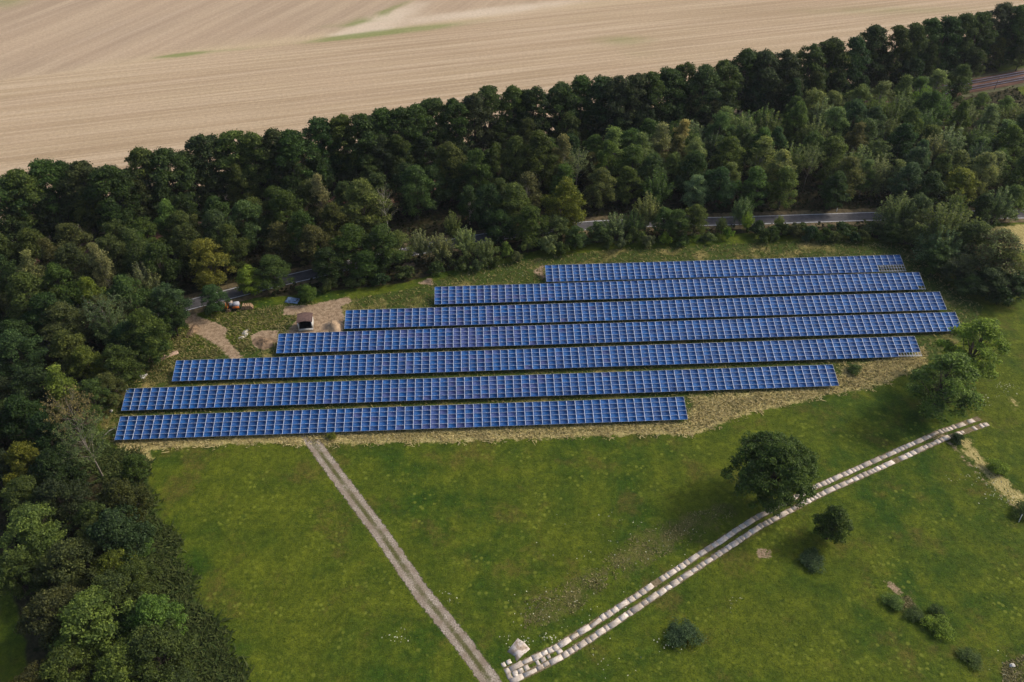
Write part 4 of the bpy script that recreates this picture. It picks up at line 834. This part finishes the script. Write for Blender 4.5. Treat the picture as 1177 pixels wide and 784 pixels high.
# orange containers with lids, grey machine, log pile, blue tarp by the road
org_ = simple('orange_paint', (.72, .19, .03), .5, .15, 2); grey_ = simple('grey_sheet', (.42, .43, .46), .6, .2, 2); lid_ = simple('lid_tan', (.50, .40, .32), .7, .2, 2); tyre_ = simple('tyre_rubber', (.03, .03, .03), .8, .2, 2)
q = P(257.8, 354.5); e = empty('storage_bin', (q[0], q[1], 0), .2); tag(e, 'orange bin with pale lid standing left of the grey and orange trailer', 'bin')
part('body', lambda b: b.box((0, 0, .75), (1.0, 1.0, 1.1), taper=1.1), org_, e); part('lid', lambda b: (b.box((0, 0, 1.42), (1.12, 1.12, .2), taper=.85), b.box((0, .2, 1.6), (.7, .5, .2), taper=.7)), lid_, e)
for s in (-.4, .4): part('wheel', lambda b: b.tube([(s-.06, .4, .18), (s+.06, .4, .18)], [.18, .18], 6), tyre_, e)
q = P(270, 355.5); e = empty('trailer', (q[0], q[1], 0), .12); tag(e, 'orange trailer with grey covered load parked by the road, between bin and log pile', 'trailer')
part('bed', lambda b: b.box((0, 0, .75), (2.7, 1.5, .16)), tyre_, e); part('side_board', lambda b: (b.box((.55, -.77, 1.05), (1.5, .06, .5)), b.box((.0, .77, 1.05), (2.6, .06, .5))), org_, e)
part('end_board', lambda b: b.box((-1.3, 0, 1.05), (.06, 1.45, .5)), org_, e)
part('load', lambda b: (b.box((.55, .1, 1.45), (1.5, 1.2, .7), taper=.8), b.box((-.65, .3, 1.55), (.9, 1.0, .9), .3, taper=.7)), grey_, e)
part('load_cover', lambda b: b.box((-.65, .3, 2.06), (.95, 1.0, .14), .3, taper=.7), lid_, e)
for s in (-.8, .8): part('wheel', lambda b: b.tube([(.1, s-.1, .38), (.1, s+.1, .38)], [.38, .38], 6), tyre_, e)
for (px, py, rz_, lab, seed) in ((283.5, 354, .1, 'row of cut pale logs stacked right of the orange trailer', 1), (263.5, 356.8, .0, 'small pile of cut pale logs at the foot of the orange trailer', 2)):
    q = P(px, py); e = empty('log_pile', (q[0], q[1], 0), rz_); tag(e, lab, 'log pile'); r_ = random.Random(seed); lm = simple('log_wood', (.36, .24, .14), .85, .35, 2.5)
    for lay in range(3 if seed == 1 else 2):
        for i in range((7 if seed == 1 else 3)-lay):
            x = (i-(2.5 if seed == 1 else 1))*.42+lay*.2; z = .2+lay*.34; rr = r_.uniform(.15, .21)
            mb = MB(); mb.tube([(x, r_.uniform(-.75, -.55), z), (x+r_.uniform(-.05, .05), r_.uniform(.5, .7), z)], [rr, rr*.9], 6)
            mb.add([(x+rr*math.cos(k_*1.0472), -.76, z+rr*math.sin(k_*1.0472)) for k_ in range(6)], [[0, 1, 2, 3], [0, 3, 4, 5]]); link('log', mb.mesh('log', [lm]), e)
q = P(336, 346); e = empty('covered_trailer', (q[0], q[1], 0), rad(-8)); tag(e, 'low flat load under a blue-grey tarp by the bushes behind the hut', 'tarp cover')
def tarp(b):
    n = 9; r_ = np.random.RandomState(4); V = []
    for i in range(n):
        for j in range(n):
            x, y = -1.6+3.2*i/(n-1), -.95+1.9*j/(n-1); ed = max(abs(i-4), abs(j-4))/4; V.append((x+r_.randn()*.06, y+r_.randn()*.05, .12+(.62*(1-ed**3))*(1+.25*r_.randn())))
    b.add(V, [[i*n+j, (i+1)*n+j, (i+1)*n+j+1, i*n+j+1] for i in range(n-1) for j in range(n-1)])
part('tarp', tarp, simple('tarp_blue', (.17, .25, .37), .55, .3, 2), e); part('load', lambda b: b.box((0, 0, .28), (2.6, 1.4, .4)), tyre_, e)
# road markers, stakes
def stake(px, py, h, r_, mat, label, name, cap=None, lean=0):
    q = P(px, py); e = empty(name, (q[0], q[1], 0)); tag(e, label, 'post'); part('shaft', lambda b: b.tube([(0, 0, -.1), (lean*h, 0, h)], [r_, r_*.9], 6), mat, e)
    part('cap', lambda b: b.tube([(lean*h, 0, h), (lean*h, 0, h+.12)], [r_*1.15, r_*.8], 6), cap or tyre_, e)
wh2 = simple('post_white', (.7, .7, .68), .6, .1, 3)
stake(961.5, 243, 1.1, .10, wh2, 'white roadside marker post on the far verge of the road', 'marker_post')
stake(1171, 600, 2.2, .07, simple('birch_stake', (.55, .52, .48), .8, .2, 3), 'pale leaning stake in the dry strip at the right edge', 'stake', lean=-.12)
stake(1142.5, 104, 4.5, .12, simple('signal_post', (.10, .09, .09), .7, .2, 2), 'dark signal post beside the railway track', 'signal_post')
# fallen pale branch by the sixth/seventh row, left wood edge
for px, py, a_, lab, seed in ((118, 503, .5, 'bare pale fallen branch at the left end of the front solar row', 1),):
    r_ = np.random.RandomState(seed); mb = MB(); pts3 = [np.array([0, 0, .1]), np.array([1.6, .3, .9]), np.array([3.4, .2, 1.2]), np.array([4.8, .9, 1.0])]
    mb.tube(pts3, [.12, .10, .07, .03], 5)
    for b0 in pts3[1:3]:
        for _ in range(3): d = r_.randn(3)*.5+np.array([.8, .2, .3]); mb.tube([b0, b0+d*1.0], [.05, .015], 4)
    q = P(px, py); tag(link('fallen_branch', mb.mesh('fallen_branch', [M['bark_pale']]), None, (q[0], q[1], 0), a_), lab, 'branch')
mb = MB(); mb.box((0, 0, 60), (5200, 5200, 126)); hz = bpy.data.materials.new('haze'); hz.use_nodes = True
for n_ in list(hz.node_tree.nodes):
    if n_.type != 'OUTPUT_MATERIAL': hz.node_tree.nodes.remove(n_)
pv = hz.node_tree.nodes.new('ShaderNodeVolumePrincipled'); pv.inputs['Density'].default_value = 0.00006; pv.inputs['Color'].default_value = (.80, .87, 1, 1); pv.inputs['Anisotropy'].default_value = .2
hz.node_tree.links.new(pv.outputs[0], hz.node_tree.nodes['Material Output'].inputs['Volume'])
tag(link('haze', mb.mesh('haze', [hz])), 'thin pale haze softening the far trees and field', 'haze', kind='stuff')
SC.cycles.volume_bounces = 0
print('trees', len(TREES), 'fill', cnt)
